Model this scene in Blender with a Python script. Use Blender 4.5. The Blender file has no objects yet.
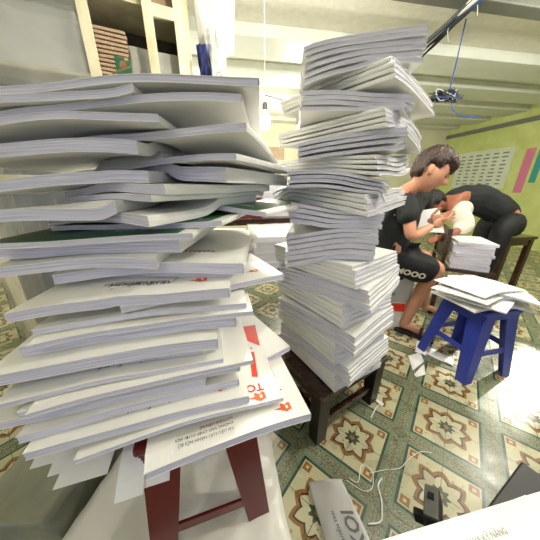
import bpy, bmesh, math, random
import numpy as np
from mathutils import Vector, Matrix, noise
random.seed(7); np.random.seed(7)
S = bpy.context.scene; COL = S.collection; PI = math.pi; R = math.radians

# ------------------------------------------------------------- camera
F, PITCH, CZ = 228.0, R(20.3), 1.10
cam = bpy.data.cameras.new('camera'); camo = bpy.data.objects.new('camera', cam); COL.objects.link(camo)
camo.location = (0, 0, CZ); camo.rotation_euler = (R(90) - PITCH, 0, 0)
cam.sensor_fit = 'HORIZONTAL'; cam.sensor_width = 36; cam.lens = 36 * F / 540; cam.clip_start = .02
S.camera = camo
# ------------------------------------------------------------- world, light, exposure
S.view_settings.view_transform = 'Standard'; S.view_settings.look = 'None'
S.view_settings.gamma = 1; S.view_settings.use_curve_mapping = False
S.view_settings.exposure = 0.74
w = bpy.data.worlds.new('daylight'); S.world = w; w.use_nodes = True
bg = w.node_tree.nodes['Background']; bg.inputs[0].default_value = (.78, .82, 1, 1); bg.inputs[1].default_value = .66
YAWR = R(-9.5)                                   # the room stands turned a little to the left
sun = bpy.data.lights.new('sun', 'SUN'); sun.energy = 6; sun.angle = R(1.5); sun.color = (1, .95, .85)
suno = bpy.data.objects.new('sun', sun); COL.objects.link(suno)
SUN_DIR = Vector((-3.55, -2.0, -1.62)).normalized()
suno.rotation_euler = SUN_DIR.to_track_quat('-Z', 'Y').to_euler(); suno.location = (4, 3, 3)

def lin(r, g, b):
    f = lambda c: (c / 255 / 12.92) if c <= 10 else ((c / 255 + .055) / 1.055) ** 2.4
    return (f(r), f(g), f(b), 1)
CP, SP = math.cos(PITCH), math.sin(PITCH)
def at(px, py, Y=None, Z=None, t=None):
    """point of the place seen at a photo pixel, at a given distance Y, height Z or depth t"""
    x, y = (px - 270) / F, (270 - py) / F
    d = Vector((x, CP + y * SP, -SP + y * CP))
    if t is None: t = Y / d.y if Y is not None else (Z - CZ) / d.z
    return Vector((0, 0, CZ)) + d * t

# ------------------------------------------------------------- node helper
class E:
    def __init__(s, nt, sock): s.nt, s.s = nt, sock
    def op(s, o, b=None, c=None):
        n = s.nt.nodes.new('ShaderNodeMath'); n.operation = o
        for i, v in enumerate((s, b, c)):
            if v is None: continue
            if isinstance(v, E): s.nt.links.new(v.s, n.inputs[i])
            else: n.inputs[i].default_value = v
        return E(s.nt, n.outputs[0])
    def __add__(s, o): return s.op('ADD', o)
    def __sub__(s, o): return s.op('SUBTRACT', o)
    def __mul__(s, o): return s.op('MULTIPLY', o)
    def lt(s, o): return s.op('LESS_THAN', o)
    def gt(s, o): return s.op('GREATER_THAN', o)
def mat(name, col, rough=.55, metal=0, noise_amt=0, noise_scale=8, bump=0, spec=.4, col2=None, stretch=None, coord='Object', emit=None, trans=0, alpha=1, bscale=None, sub=0):
    m = bpy.data.materials.new(name); m.use_nodes = True; nt = m.node_tree; b = nt.nodes['Principled BSDF']
    b.inputs['Base Color'].default_value = col; b.inputs['Roughness'].default_value = rough; b.inputs['Metallic'].default_value = metal
    b.inputs['Specular IOR Level'].default_value = spec; b.inputs['Transmission Weight'].default_value = trans; b.inputs['Alpha'].default_value = alpha
    if emit: b.inputs['Emission Color'].default_value = emit[0]; b.inputs['Emission Strength'].default_value = emit[1]
    if noise_amt or bump or col2:
        tc = nt.nodes.new('ShaderNodeTexCoord'); mp = nt.nodes.new('ShaderNodeMapping'); nt.links.new(tc.outputs[coord], mp.inputs[0])
        if stretch: mp.inputs['Scale'].default_value = stretch
        n = nt.nodes.new('ShaderNodeTexNoise'); n.inputs['Scale'].default_value = noise_scale; n.inputs['Detail'].default_value = 5
        nt.links.new(mp.outputs[0], n.inputs['Vector'])
        if noise_amt or col2:
            r = nt.nodes.new('ShaderNodeValToRGB'); r.color_ramp.elements[0].position = .3; r.color_ramp.elements[1].position = .7
            k = 1 - noise_amt
            r.color_ramp.elements[0].color = col2 or (col[0] * k, col[1] * k, col[2] * k, 1); r.color_ramp.elements[1].color = col
            nt.links.new(n.outputs['Fac'], r.inputs[0]); nt.links.new(r.outputs[0], b.inputs['Base Color'])
        if bump:
            if bscale:
                n = nt.nodes.new('ShaderNodeTexNoise'); n.inputs['Scale'].default_value = bscale; n.inputs['Detail'].default_value = 4; nt.links.new(mp.outputs[0], n.inputs['Vector'])
            bp = nt.nodes.new('ShaderNodeBump'); bp.inputs['Strength'].default_value = bump; bp.inputs['Distance'].default_value = .02
            nt.links.new(n.outputs['Fac'], bp.inputs['Height']); nt.links.new(bp.outputs[0], b.inputs['Normal'])
    return m
M = dict(
 cover=mat('white cover stock', (.84, .835, .80, 1), .42, noise_amt=.04, noise_scale=14),
 paper=mat('white paper', (.83, .83, .82, 1), .6, noise_amt=.05, noise_scale=20),
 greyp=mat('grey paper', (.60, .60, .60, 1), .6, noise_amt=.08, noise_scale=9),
 green=mat('green print', lin(28, 92, 58), .35, noise_amt=.2, noise_scale=6),
 red=mat('red print', lin(226, 62, 34), .45, noise_amt=.1), orange=mat('orange print', lin(222, 96, 36), .45, noise_amt=.2, noise_scale=60),
 dred=mat('dark red print', lin(150, 28, 34), .5), ink=mat('dark ink', lin(52, 52, 66), .6), gink=mat('grey ink', lin(120, 122, 130), .6), yellow=mat('yellow print', lin(225, 205, 70), .5),
 wood=mat('dark stained wood', lin(70, 42, 29), .22, col2=lin(34, 21, 15), noise_scale=6, stretch=(1, 14, 14), bump=.15, spec=.6),
 dwood=mat('black brown wood', lin(24, 19, 17), .35, col2=lin(12, 10, 9), noise_scale=6, stretch=(10, 10, 1), spec=.5),
 redpl=mat('red plastic', lin(104, 9, 20), .3, noise_amt=.25, noise_scale=5, spec=.5),
 bluepl=mat('blue plastic', lin(46, 62, 158), .35, noise_amt=.2, noise_scale=6, spec=.5),
 black=mat('black plastic', lin(16, 16, 17), .4, noise_amt=.3), blackw=mat('black rubber', lin(22, 21, 21), .7, noise_amt=.3),
 film=mat('clear plastic film', (.85, .87, .85, 1), .16, trans=.55, bump=.5, noise_scale=9, spec=.6, alpha=.55),
 bag=mat('white plastic sheet', (.78, .77, .72, 1), .28, noise_amt=.12, noise_scale=5, bump=.8, bscale=5, spec=.6),
 cream=mat('cream painted wood', lin(214, 208, 178), .5, col2=lin(176, 168, 134), noise_scale=9, stretch=(1, 1, .3)),
 glass=mat('dusty glass', (.9, .93, .9, 1), .12, trans=.75, alpha=.45, noise_amt=.2, noise_scale=4),
 card=mat('tan cardboard', lin(168, 144, 116), .8, noise_amt=.25, noise_scale=12),
 dark=mat('dark back panel', lin(72, 66, 52), .8, noise_amt=.5, noise_scale=5),
 cloth=mat('grey cotton cloth', lin(176, 176, 166), .9, noise_amt=.2, noise_scale=8, bump=.4),
 navy=mat('navy cloth', lin(28, 38, 92), .8, noise_amt=.4),
 carton=mat('white carton', lin(205, 203, 196), .6, noise_amt=.1, noise_scale=6), cartoncream=mat('cream carton', lin(228, 214, 160), .6, noise_amt=.12, noise_scale=6),
 maroon=mat('maroon box', lin(130, 40, 44), .6, noise_amt=.2), gbox=mat('green box', lin(22, 88, 66), .6, noise_amt=.2),
 cable=mat('grey cable', lin(78, 84, 92), .5, noise_amt=.3, noise_scale=30), bcable=mat('black cable', lin(26, 28, 32), .5), blcable=mat('blue cable', lin(40, 90, 180), .5), wcable=mat('white cable', lin(215, 215, 205), .5),
 skin=mat('skin', lin(196, 142, 112), .5, noise_amt=.1, noise_scale=10), skind=mat('tanned skin', lin(158, 98, 74), .55, noise_amt=.12, noise_scale=10),
 hair=mat('brown black hair', lin(66, 42, 32), .45, col2=lin(24, 17, 15), noise_scale=40, stretch=(1, 1, .25), bump=.9, bscale=60),
 bhair=mat('black hair', lin(30, 24, 22), .5, noise_amt=.4, noise_scale=40, bump=.8),
 tee=mat('black cotton', lin(33, 36, 36), .85, noise_amt=.25, noise_scale=14, bump=.35, bscale=9), shorts=mat('black polyester', lin(20, 21, 23), .7, noise_amt=.3, noise_scale=12, bump=.35, bscale=9),
 wtee=mat('white cotton', lin(222, 216, 200), .85, noise_amt=.1, noise_scale=10, bump=.4, bscale=8),
 eye=mat('eye white', (.8, .8, .78, 1), .3), string=mat('white string', (.85, .85, .8, 1), .6),
 brass=mat('grey socket', lin(90, 88, 80), .5), poster=mat('pale poster', lin(215, 222, 200), .6, noise_amt=.1), pink=mat('pink print', lin(206, 120, 150), .6), teal=mat('teal print', lin(60, 150, 140), .6),
 photo=mat('photo print', lin(150, 100, 60), .6, noise_amt=.6, noise_scale=30),
)
M['bulb'] = mat('glowing bulb', (1, .98, .9, 1), .3, emit=((1, .93, .76, 1), 14))
def page_edge_mat():                              # page edges: fine lines running along the block
    m = bpy.data.materials.new('page edges'); m.use_nodes = True; nt = m.node_tree; b = nt.nodes['Principled BSDF']; b.inputs['Roughness'].default_value = .7
    uv = nt.nodes.new('ShaderNodeUVMap'); mp = nt.nodes.new('ShaderNodeMapping'); mp.inputs['Scale'].default_value = (3, 26, 1); nt.links.new(uv.outputs[0], mp.inputs[0])
    oi = nt.nodes.new('ShaderNodeObjectInfo'); n = nt.nodes.new('ShaderNodeTexNoise'); n.noise_dimensions = '4D'; n.inputs['Scale'].default_value = 1; n.inputs['Detail'].default_value = 3
    mul = nt.nodes.new('ShaderNodeMath'); mul.operation = 'MULTIPLY'; mul.inputs[1].default_value = 40; nt.links.new(oi.outputs['Random'], mul.inputs[0]); nt.links.new(mul.outputs[0], n.inputs['W'])
    nt.links.new(mp.outputs[0], n.inputs['Vector'])
    r = nt.nodes.new('ShaderNodeValToRGB'); r.color_ramp.elements[0].position = .33; r.color_ramp.elements[1].position = .62
    r.color_ramp.elements[0].color = (.40, .39, .47, 1); r.color_ramp.elements[1].color = (.80, .78, .87, 1)
    nt.links.new(n.outputs['Fac'], r.inputs[0]); nt.links.new(r.outputs[0], b.inputs['Base Color'])
    bp = nt.nodes.new('ShaderNodeBump'); bp.inputs['Strength'].default_value = .35; bp.inputs['Distance'].default_value = .003; nt.links.new(n.outputs['Fac'], bp.inputs['Height']); nt.links.new(bp.outputs[0], b.inputs['Normal'])
    return m
M['edges'] = page_edge_mat()
P_TILE = .336
def floor_mat():
    m = bpy.data.materials.new('patterned cement tiles'); m.use_nodes = True; nt = m.node_tree; b = nt.nodes['Principled BSDF']
    tc = nt.nodes.new('ShaderNodeTexCoord'); sp = nt.nodes.new('ShaderNodeSeparateXYZ'); nt.links.new(tc.outputs['Object'], sp.inputs[0])
    X, Y = E(nt, sp.outputs[0]), E(nt, sp.outputs[1])
    x = X * (1 / P_TILE) - 1.14; y = Y * (1 / P_TILE) - 2.16; yw = R(-39.1); c, s = math.cos(yw), math.sin(yw)
    a = (x * c + y * s) + 100.5; d = (y * c - x * s) + 100.5
    u = a.op('FRACT') - .5; v = d.op('FRACT') - .5; au, av = u.op('ABSOLUTE'), v.op('ABSOLUTE')
    mx = au.op('MAXIMUM', av); mn = au.op('MINIMUM', av); r = (u * u + v * v).op('SQRT'); th = v.op('ARCTAN2', u)
    def noi(scale, det=3):
        n = nt.nodes.new('ShaderNodeTexNoise'); n.inputs['Scale'].default_value = scale; n.inputs['Detail'].default_value = det; nt.links.new(tc.outputs['Object'], n.inputs['Vector']); return E(nt, n.outputs['Fac'])
    state = [None]
    def rgb(c): n = nt.nodes.new('ShaderNodeRGB'); n.outputs[0].default_value = c; return n.outputs[0]
    def over(mask, col):
        n = nt.nodes.new('ShaderNodeMix'); n.data_type = 'RGBA'; nt.links.new(mask.s if isinstance(mask, E) else mask, n.inputs[0])
        nt.links.new(state[0], n.inputs[6]); nt.links.new(rgb(col), n.inputs[7]); state[0] = n.outputs[2]
    state[0] = rgb(lin(122, 126, 100))
    over(noi(150).gt(.54), lin(78, 84, 64)); over(noi(210).gt(.6), lin(170, 168, 136))
    over(mx.lt(.425), lin(106, 124, 102))
    # the strips' crossing: cut corners of light green
    over(((au + av).gt(.90)) * ((au + av).lt(.925)), lin(82, 104, 80))
    over(mx.lt(.395), lin(40, 66, 50)); over(mx.lt(.365), lin(182, 178, 146))
    tri = ((th * (4 / PI)).op('FRACT') - .5).op('ABSOLUTE') * 2.0          # 8 points
    tri4 = ((th * (2 / PI) + .5).op('FRACT') - .5).op('ABSOLUTE') * 2.0
    RR = tri * .075 + .185 + tri4 * .03
    dlt = (r - RR).op('ABSOLUTE')
    over(dlt.lt(.030), lin(128, 94, 50)); over(((r - RR) + .026).op('ABSOLUTE').lt(.013), lin(74, 42, 32))
    q1 = (au - .30).op('ABSOLUTE').op('MAXIMUM', (av - .30).op('ABSOLUTE'))
    over(q1.lt(.048), lin(138, 98, 48)); over(q1.lt(.018), lin(190, 178, 138))
    q2 = (mx - .245).op('ABSOLUTE') + (mn - .02).op('ABSOLUTE')
    over(q2.lt(.03), lin(128, 94, 50))
    flower = (th * 8.0).op('COSINE') * .018 + .085
    over(r.lt(flower), lin(48, 70, 52)); over(r.lt(.032), lin(160, 112, 62))
    grout = (a * 2.0).op('FRACT').op('SUBTRACT', .5).op('ABSOLUTE').op('MAXIMUM', (d * 2.0).op('FRACT').op('SUBTRACT', .5).op('ABSOLUTE'))
    over(grout.gt(.494), lin(84, 78, 58))
    over((noi(9, 6).gt(.58)) * .22, lin(90, 82, 62)); over((noi(34, 4).gt(.66)) * .5, lin(70, 62, 48))
    nt.links.new(state[0], b.inputs['Base Color'])
    rg = noi(12, 5) * .35 + .12; nt.links.new(rg.s, b.inputs['Roughness']); b.inputs['Specular IOR Level'].default_value = .5
    return m

# ------------------------------------------------------------- object helpers
def tag(o, label=None, cat=None, group=None, kind=None):
    if label: o['label'] = label
    if cat: o['category'] = cat
    if group: o['group'] = group
    if kind: o['kind'] = kind
    return o
def empty(name, loc, label, cat, group=None, rz=0):
    o = bpy.data.objects.new(name, None); COL.objects.link(o); o.location = loc; o.rotation_euler.z = rz; o.empty_display_size = .05
    return tag(o, label, cat, group)
def link(name, me, m, parent=None, smooth=False, ms=None):
    o = bpy.data.objects.new(name, me); COL.objects.link(o)
    for x in (ms or [m]): me.materials.append(x)
    if smooth:
        me.polygons.foreach_set('use_smooth', [True] * len(me.polygons))
    if parent is not None:
        o.parent = parent
    return o
def pydata(name, vs, fs, m, parent=None, smooth=False):
    me = bpy.data.meshes.new(name); me.from_pydata([tuple(v) for v in vs], [], fs); me.update(); return link(name, me, m, parent, smooth)
class MB:
    def __init__(s): s.bm = bmesh.new()
    def box(s, c, d, rot=None, bev=0, taper=None):
        g = bmesh.ops.create_cube(s.bm, size=1); vs = g['verts']
        for v in vs:
            k = (taper if (taper and v.co.z < 0) else 1)
            v.co = Vector((v.co.x * d[0] * k, v.co.y * d[1] * k, v.co.z * d[2]))
        if bev:
            es = list({e for v in vs for e in v.link_edges}); r = bmesh.ops.bevel(s.bm, geom=es, offset=bev, segments=2, affect='EDGES', profile=.6)
            vs = list({v for f in r['faces'] for v in f.verts} | {v for v in vs if v.is_valid})
            # bevel keeps all verts of the box reachable
            seen = set(vs); stack = list(vs)
            while stack:
                v = stack.pop()
                for e in v.link_edges:
                    o = e.other_vert(v)
                    if o not in seen: seen.add(o); stack.append(o)
            vs = list(seen)
        m = Matrix.Translation(Vector(c)) @ ((rot.to_4x4()) if rot is not None else Matrix.Identity(4))
        for v in vs: v.co = m @ v.co
        return s
    def bar(s, a, b, wd, ht, bev=.002, up=(0, 0, 1), w2=None):
        a, b = Vector(a), Vector(b); d = b - a; L = d.length; z = d.normalized(); upv = Vector(up)
        if abs(z.dot(upv)) > .95: upv = Vector((0, 1, 0))
        x = upv.cross(z).normalized(); y = z.cross(x)
        rot = Matrix((x, y, z)).transposed()
        return s.box((a + b) / 2, (wd, ht, L), rot, bev)
    def tube(s, pts, r, n=8, closed=False):
        pts = [Vector(p) for p in pts]; rings = []
        prev = None
        for i, p in enumerate(pts):
            d = (pts[min(i + 1, len(pts) - 1)] - pts[max(i - 1, 0)]).normalized()
            x = (prev - d * prev.dot(d)) if prev is not None else d.orthogonal()
            x = x.normalized(); prev = x; y = d.cross(x); rr = r[i] if isinstance(r, (list, tuple)) else r
            rings.append([s.bm.verts.new(p + (x * math.cos(2 * PI * k / n) + y * math.sin(2 * PI * k / n)) * rr) for k in range(n)])
        for A, B in zip(rings, rings[1:]):
            for k in range(n): s.bm.faces.new((A[k], A[(k + 1) % n], B[(k + 1) % n], B[k]))
        s.bm.faces.new(rings[0][::-1]); s.bm.faces.new(rings[-1]); return s
    def lathe(s, prof, c=(0, 0, 0), n=20):
        c = Vector(c); rings = [[s.bm.verts.new(c + Vector((r * math.cos(2 * PI * k / n), r * math.sin(2 * PI * k / n), z))) for k in range(n)] for r, z in prof]
        for A, B in zip(rings, rings[1:]):
            for k in range(n): s.bm.faces.new((A[k], A[(k + 1) % n], B[(k + 1) % n], B[k]))
        s.bm.faces.new(rings[0][::-1]); s.bm.faces.new(rings[-1]); return s
    def build(s, name, m, parent=None, smooth=False):
        bmesh.ops.recalc_face_normals(s.bm, faces=s.bm.faces)
        me = bpy.data.meshes.new(name); s.bm.to_mesh(me); s.bm.free()
        if parent is not None:
            inv = (Matrix.Translation(parent.location) @ Matrix.Rotation(parent.rotation_euler.z, 4, 'Z')).inverted() if parent.type == 'EMPTY' and parent.parent is None else Matrix.Identity(4)
            me.transform(inv)                      # geometry is written in world space
        o = link(name, me, m, parent, smooth)
        return o
def sub(name, mb, m, parent, top, smooth=False):    # sub-part: geometry in world space, parent's own transform is identity
    bmesh.ops.recalc_face_normals(mb.bm, faces=mb.bm.faces)
    me = bpy.data.meshes.new(name); mb.bm.to_mesh(me); mb.bm.free()
    me.transform((Matrix.Translation(top.location) @ Matrix.Rotation(top.rotation_euler.z, 4, 'Z')).inverted())
    return link(name, me, m, parent, smooth)
def evaluated_mesh(o):
    dg = bpy.context.evaluated_depsgraph_get(); me = bpy.data.meshes.new_from_object(o.evaluated_get(dg)); old = o.data
    bpy.data.objects.remove(o); bpy.data.meshes.remove(old); return me
def text_mesh(txt, size, bold=0, thick=0):
    cu = bpy.data.curves.new('text', 'FONT'); cu.body = txt; cu.size = size; cu.offset = bold; cu.resolution_u = 2; cu.extrude = thick
    cu.align_x = 'LEFT'; o = bpy.data.objects.new('text', cu); COL.objects.link(o)
    dg = bpy.context.evaluated_depsgraph_get(); me = bpy.data.meshes.new_from_object(o.evaluated_get(dg)); bpy.data.objects.remove(o); bpy.data.curves.remove(cu); return me

# ------------------------------------------------------------- a pile that knows its own height
class Pile:
    def __init__(s, cx, cy, z0, half=.6, res=.01):
        s.n = int(2 * half / res); s.res = res; s.x0 = cx - half; s.y0 = cy - half; s.H = np.full((s.n, s.n), -9.0)
        ii = (np.arange(s.n) + .5) * res; s.X, s.Y = np.meshgrid(s.x0 + ii, s.y0 + ii, indexing='ij'); s.z0 = z0
    def seat(s, poly_fn): s.H = np.where(poly_fn(s.X, s.Y), s.z0, s.H)
    def sample(s, X, Y):
        i = np.clip(((X - s.x0) / s.res).astype(int), 1, s.n - 2); j = np.clip(((Y - s.y0) / s.res).astype(int), 1, s.n - 2)
        return np.max([s.H[i + a, j + b] for a in (-1, 0, 1) for b in (-1, 0, 1)], axis=0)
def blur(z, n):
    for _ in range(n):
        p = np.pad(z, 1, mode='reflect', reflect_type='odd'); z = (p[:-2, 1:-1] + p[2:, 1:-1] + p[1:-1, :-2] + p[1:-1, 2:] + 2 * p[1:-1, 1:-1]) / 6
    return z
class Booklet: pass
def lay(pile, C, du, dv, U, V, t, droop=0, arch=0, back=0, wave=0, ph=0, nu=20, nv=14, thin=.12, ztop=None, nblur=3, tmax=.032, q=.9):
    """drape one booklet on the pile; spine at u = 0"""
    C = np.array(C[:2], float); du = np.array(du[:2], float); dv = np.array(dv[:2], float); du /= np.linalg.norm(du); dv /= np.linalg.norm(dv)
    u = np.linspace(0, 1, nu); v = np.linspace(0, 1, nv); UU, VV = np.meshgrid(u, v, indexing='ij')
    X = C[0] + du[0] * UU * U + dv[0] * VV * V; Y = C[1] + du[1] * UU * U + dv[1] * VV * V
    Sh = -droop * UU ** 1.8 + arch * 4 * UU * (1 - UU) - back * VV ** 1.6 + wave * np.sin(ph + 7 * UU + 1.5 * VV)
    H = pile.sample(X, Y); D = (H - Sh)[H > -5]
    a = np.quantile(D, q) if len(D) else pile.z0
    z = np.maximum(Sh + a, H)
    for _ in range(nblur + 3): z = np.maximum(blur(z, 1), H + .0003)
    if ztop is not None: t = min(tmax, max(.012, ztop - z[0, 0]))
    T = t * (1 - thin * UU)
    # write back
    det = du[0] * dv[1] - du[1] * dv[0]; rx, ry = pile.X - C[0], pile.Y - C[1]
    a_ = (rx * dv[1] - ry * dv[0]) / det / U; b_ = (du[0] * ry - du[1] * rx) / det / V
    ins = (a_ >= -.01) & (a_ <= 1.01) & (b_ >= -.01) & (b_ <= 1.01)
    fi = np.clip(a_ * (nu - 1), 0, nu - 1.001); fj = np.clip(b_ * (nv - 1), 0, nv - 1.001); i0 = fi.astype(int); j0 = fj.astype(int); fx, fy = fi - i0, fj - j0
    zt = z + T
    val = zt[i0, j0] * (1 - fx) * (1 - fy) + zt[i0 + 1, j0] * fx * (1 - fy) + zt[i0, j0 + 1] * (1 - fx) * fy + zt[i0 + 1, j0 + 1] * fx * fy
    pile.H = np.where(ins, np.maximum(pile.H, val + .0004), pile.H)
    b = Booklet(); b.X, b.Y, b.z, b.T, b.U, b.V, b.du, b.dv, b.C, b.nu, b.nv, b.t = X, Y, z, T, U, V, du, dv, C, nu, nv, t
    return b
def surf(b, um, vm, off=.0006):
    """a point of the top cover at um, vm metres from the spine's front end"""
    fi = min(max(um / b.U, 0), .9999) * (b.nu - 1); fj = min(max(vm / b.V, 0), .9999) * (b.nv - 1); i, j = int(fi), int(fj); fx, fy = fi - i, fj - j
    zz = (b.z + b.T); z = zz[i, j] * (1 - fx) * (1 - fy) + zz[i + 1, j] * fx * (1 - fy) + zz[i, j + 1] * (1 - fx) * fy + zz[i + 1, j + 1] * fx * fy
    p = b.C + b.du * um + b.dv * vm; return Vector((p[0], p[1], z + off))
def uv_of(b, px, py, n=6):
    z = float((b.z + b.T)[0, 0])
    for _ in range(n):
        p = at(px, py, Z=z); r = np.array([p.x, p.y]) - b.C; um, vm = float(r @ b.du), float(r @ b.dv); z = surf(b, um, vm, 0).z
    return um, vm
def booklet_mesh(b, label, group, name='booklet', cover=None, c=.0009):
    root = empty(name, (float(b.X.mean()), float(b.Y.mean()), float(b.z.min())), label, 'booklet', group); o = Vector(root.location)
    nu, nv = b.nu, b.nv; ins = .0012
    # cover: U-shaped sheet wrapped round the spine
    prof = []                                      # (u index or None, side, bulge)
    for i in range(nu - 1, -1, -1): prof.append((i, 1.0, 0))
    for k in (.85, .5, .15): prof.append((0, k, 1))
    for i in range(nu): prof.append((i, 0.0, 0))
    vs = []; fs = []
    def P(i, j, k, bulge, inner):
        x, y = b.X[i, j], b.Y[i, j]; zz = b.z[i, j] + b.T[i, j] * k
        if k == 1.0: zz -= c * inner
        elif k == 0.0: zz += c * inner
        sh = (-.0016 * (1 - (2 * k - 1) ** 2) + c * inner) if bulge else (c * inner if i == 0 else 0)
        return (x + b.du[0] * sh - o.x, y + b.du[1] * sh - o.y, zz - o.z)
    m = len(prof)
    for inner in (0, 1):
        for (i, k, bl) in prof:
            for j in range(nv): vs.append(P(i, j, k, bl, inner))
    N = m * nv
    for a in range(m - 1):
        for j in range(nv - 1):
            q = (a * nv + j, a * nv + j + 1, (a + 1) * nv + j + 1, (a + 1) * nv + j)
            fs.append(q); fs.append(tuple(N + x for x in q[::-1]))
    for a in range(m - 1):
        for j in (0, nv - 1): fs.append((a * nv + j, (a + 1) * nv + j, N + (a + 1) * nv + j, N + a * nv + j))
    for j in range(nv - 1):
        for a in (0, m - 1): fs.append((a * nv + j, a * nv + j + 1, N + a * nv + j + 1, N + a * nv + j))
    pydata('cover', vs, fs, cover or M['cover'], root)
    # page block
    vs = []; fs = []; L = 3
    for l in range(L):
        k = l / (L - 1)
        for i in range(nu):
            for j in range(nv):
                su = (c * 1.05 if i == 0 else (-ins if i == nu - 1 else 0)); sv = (ins if j == 0 else (-ins if j == nv - 1 else 0))
                jit = 0
                x = b.X[i, j] + b.du[0] * su + b.dv[0] * sv; y = b.Y[i, j] + b.du[1] * su + b.dv[1] * sv
                zz = b.z[i, j] + c + (b.T[i, j] - 2 * c) * k; vs.append((x - o.x, y - o.y, zz - o.z))
    I = lambda l, i, j: (l * nu + i) * nv + j
    uvs = []
    for i in range(nu - 1):
        for j in range(nv - 1):
            fs.append((I(L - 1, i, j), I(L - 1, i + 1, j), I(L - 1, i + 1, j + 1), I(L - 1, i, j + 1))); uvs += [(0, 0)] * 4
            fs.append((I(0, i, j), I(0, i, j + 1), I(0, i + 1, j + 1), I(0, i + 1, j))); uvs += [(0, 0)] * 4
    for l in range(L - 1):
        k0, k1 = l / (L - 1), (l + 1) / (L - 1)
        for i in range(nu - 1):
            for j in (0, nv - 1):
                fs.append((I(l, i, j), I(l, i + 1, j), I(l + 1, i + 1, j), I(l + 1, i, j))); a0, a1 = i / nu + j, (i + 1) / nu + j; uvs += [(a0, k0), (a1, k0), (a1, k1), (a0, k1)]
        for j in range(nv - 1):
            for i in (0, nu - 1):
                fs.append((I(l, i, j), I(l, i, j + 1), I(l + 1, i, j + 1), I(l + 1, i, j))); a0, a1 = j / nv + i, (j + 1) / nv + i; uvs += [(a0, k0), (a1, k0), (a1, k1), (a0, k1)]
    me = bpy.data.meshes.new('page_block'); me.from_pydata(vs, [], fs); ul = me.uv_layers.new(name='UVMap'); ul.data.foreach_set('uv', [c_ for p in uvs for c_ in p]); me.update()
    bm = bmesh.new(); bm.from_mesh(me); bmesh.ops.recalc_face_normals(bm, faces=bm.faces); bm.to_mesh(me); bm.free()
    link('page_block', me, M['edges'], root); b.root = root; b.o = o; return root
def print_patch(b, name, pts_fn, m, nx=10, ny=10, off=.0006):
    """a printed area of the cover; pts_fn(s,t) -> (u,v) metres"""
    vs, fs = [], []
    for i in range(nx + 1):
        for j in range(ny + 1):
            u, v = pts_fn(i / nx, j / ny); p = surf(b, u, v, off) - b.o; vs.append(p)
    for i in range(nx):
        for j in range(ny):
            fs.append((i * (ny + 1) + j, (i + 1) * (ny + 1) + j, (i + 1) * (ny + 1) + j + 1, i * (ny + 1) + j + 1))
    return pydata(name, vs, fs, m, b.root)
def print_text(b, name, txt, u0, v0, size, m, bold=0, ang=PI, off=.0008, rel=None):
    """text on a cover; ang = PI reads from the far side"""
    me = text_mesh(txt, size, bold); c, s = math.cos(ang - PI), math.sin(ang - PI)
    for v in me.vertices:
        x, y = v.co.x * c - v.co.y * s, v.co.x * s + v.co.y * c
        v.co = surf(b, u0 + x, v0 - y, off) - b.o
    return link(name, me, m, b.root)
def rect(u0, u1, v0, v1): return lambda s, t: (u0 + (u1 - u0) * s, v0 + (v1 - v0) * t)
def logo(b, u, v, k=1.0):
    print_patch(b, 'printed_logo', lambda s, t: (u + k * (.004 + .030 * s), v + k * (-.012 + .024 * t + .003 * math.sin(9 * s))), M['orange'], 6, 4)
    print_patch(b, 'logo_mark', lambda s, t: (u + k * (.013 + .007 * s), v + k * (-.005 + .010 * t)), M['cover'], 2, 2, off=.001)
    print_patch(b, 'logo_swoosh', lambda s, t: (u + k * (.034 + .022 * s), v + k * (-.006 + .009 * t * (1 - s) + .006 * s)), M['orange'], 6, 2)

# ============================================================= THE SETTING
ZC = 2.42
cr, sr = math.cos(YAWR), math.sin(YAWR)
def RM(a, b, z=0): return Vector((a * cr - b * sr, a * sr + b * cr, z))       # room axes -> place
# room axes: a to the right along the ceiling steps, b away from the camera
def rot_room(): return Matrix.Rotation(-YAWR, 3, 'Z')
# the steps recede to the right by 9.5 degrees
RA = Vector((math.cos(R(9.5)), math.sin(R(9.5)), 0)); RB = Vector((-math.sin(R(9.5)), math.cos(R(9.5)), 0))
def rm(a, b, z=0): v = RA * a + RB * b; return Vector((v.x, v.y, z))
RROT = Matrix.Rotation(R(9.5), 3, 'Z')
A0, A1, B0, B1 = -2.9, 5.35, -2.6, 5.55
def struct(name, mb, m):
    o = mb.build(name, m); o['kind'] = 'structure'; return o
fm = MB(); fm.box(((0, 0, -.05)), (14, 14, .1)); struct('floor', fm, floor_mat())
wallm = mat('pale cream wall', lin(226, 224, 190), .8, noise_amt=.12, noise_scale=2); greenw = mat('yellow green wall', lin(206, 214, 140), .8, col2=lin(186, 198, 118), noise_scale=5)
ceilm = mat('pale ceiling board', lin(236, 234, 218), .7, col2=lin(222, 220, 204), noise_scale=18, bump=.1); deckm = mat('painted steel deck', lin(222, 226, 214), .45, noise_amt=.08, noise_scale=5)
beamm = mat('grey steel beam', lin(120, 122, 112), .5, noise_amt=.2)
mb = MB(); mb.box(rm((A0 + A1) / 2, B1 + .05, 1.3), (A1 - A0 + .2, .1, 2.6), RROT); struct('wall_back', mb, wallm)
mb = MB(); mb.box(rm(A0 - .05, (B0 + B1) / 2, 1.3), (.1, B1 - B0, 2.6), RROT); struct('wall_left', mb, wallm)
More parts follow.
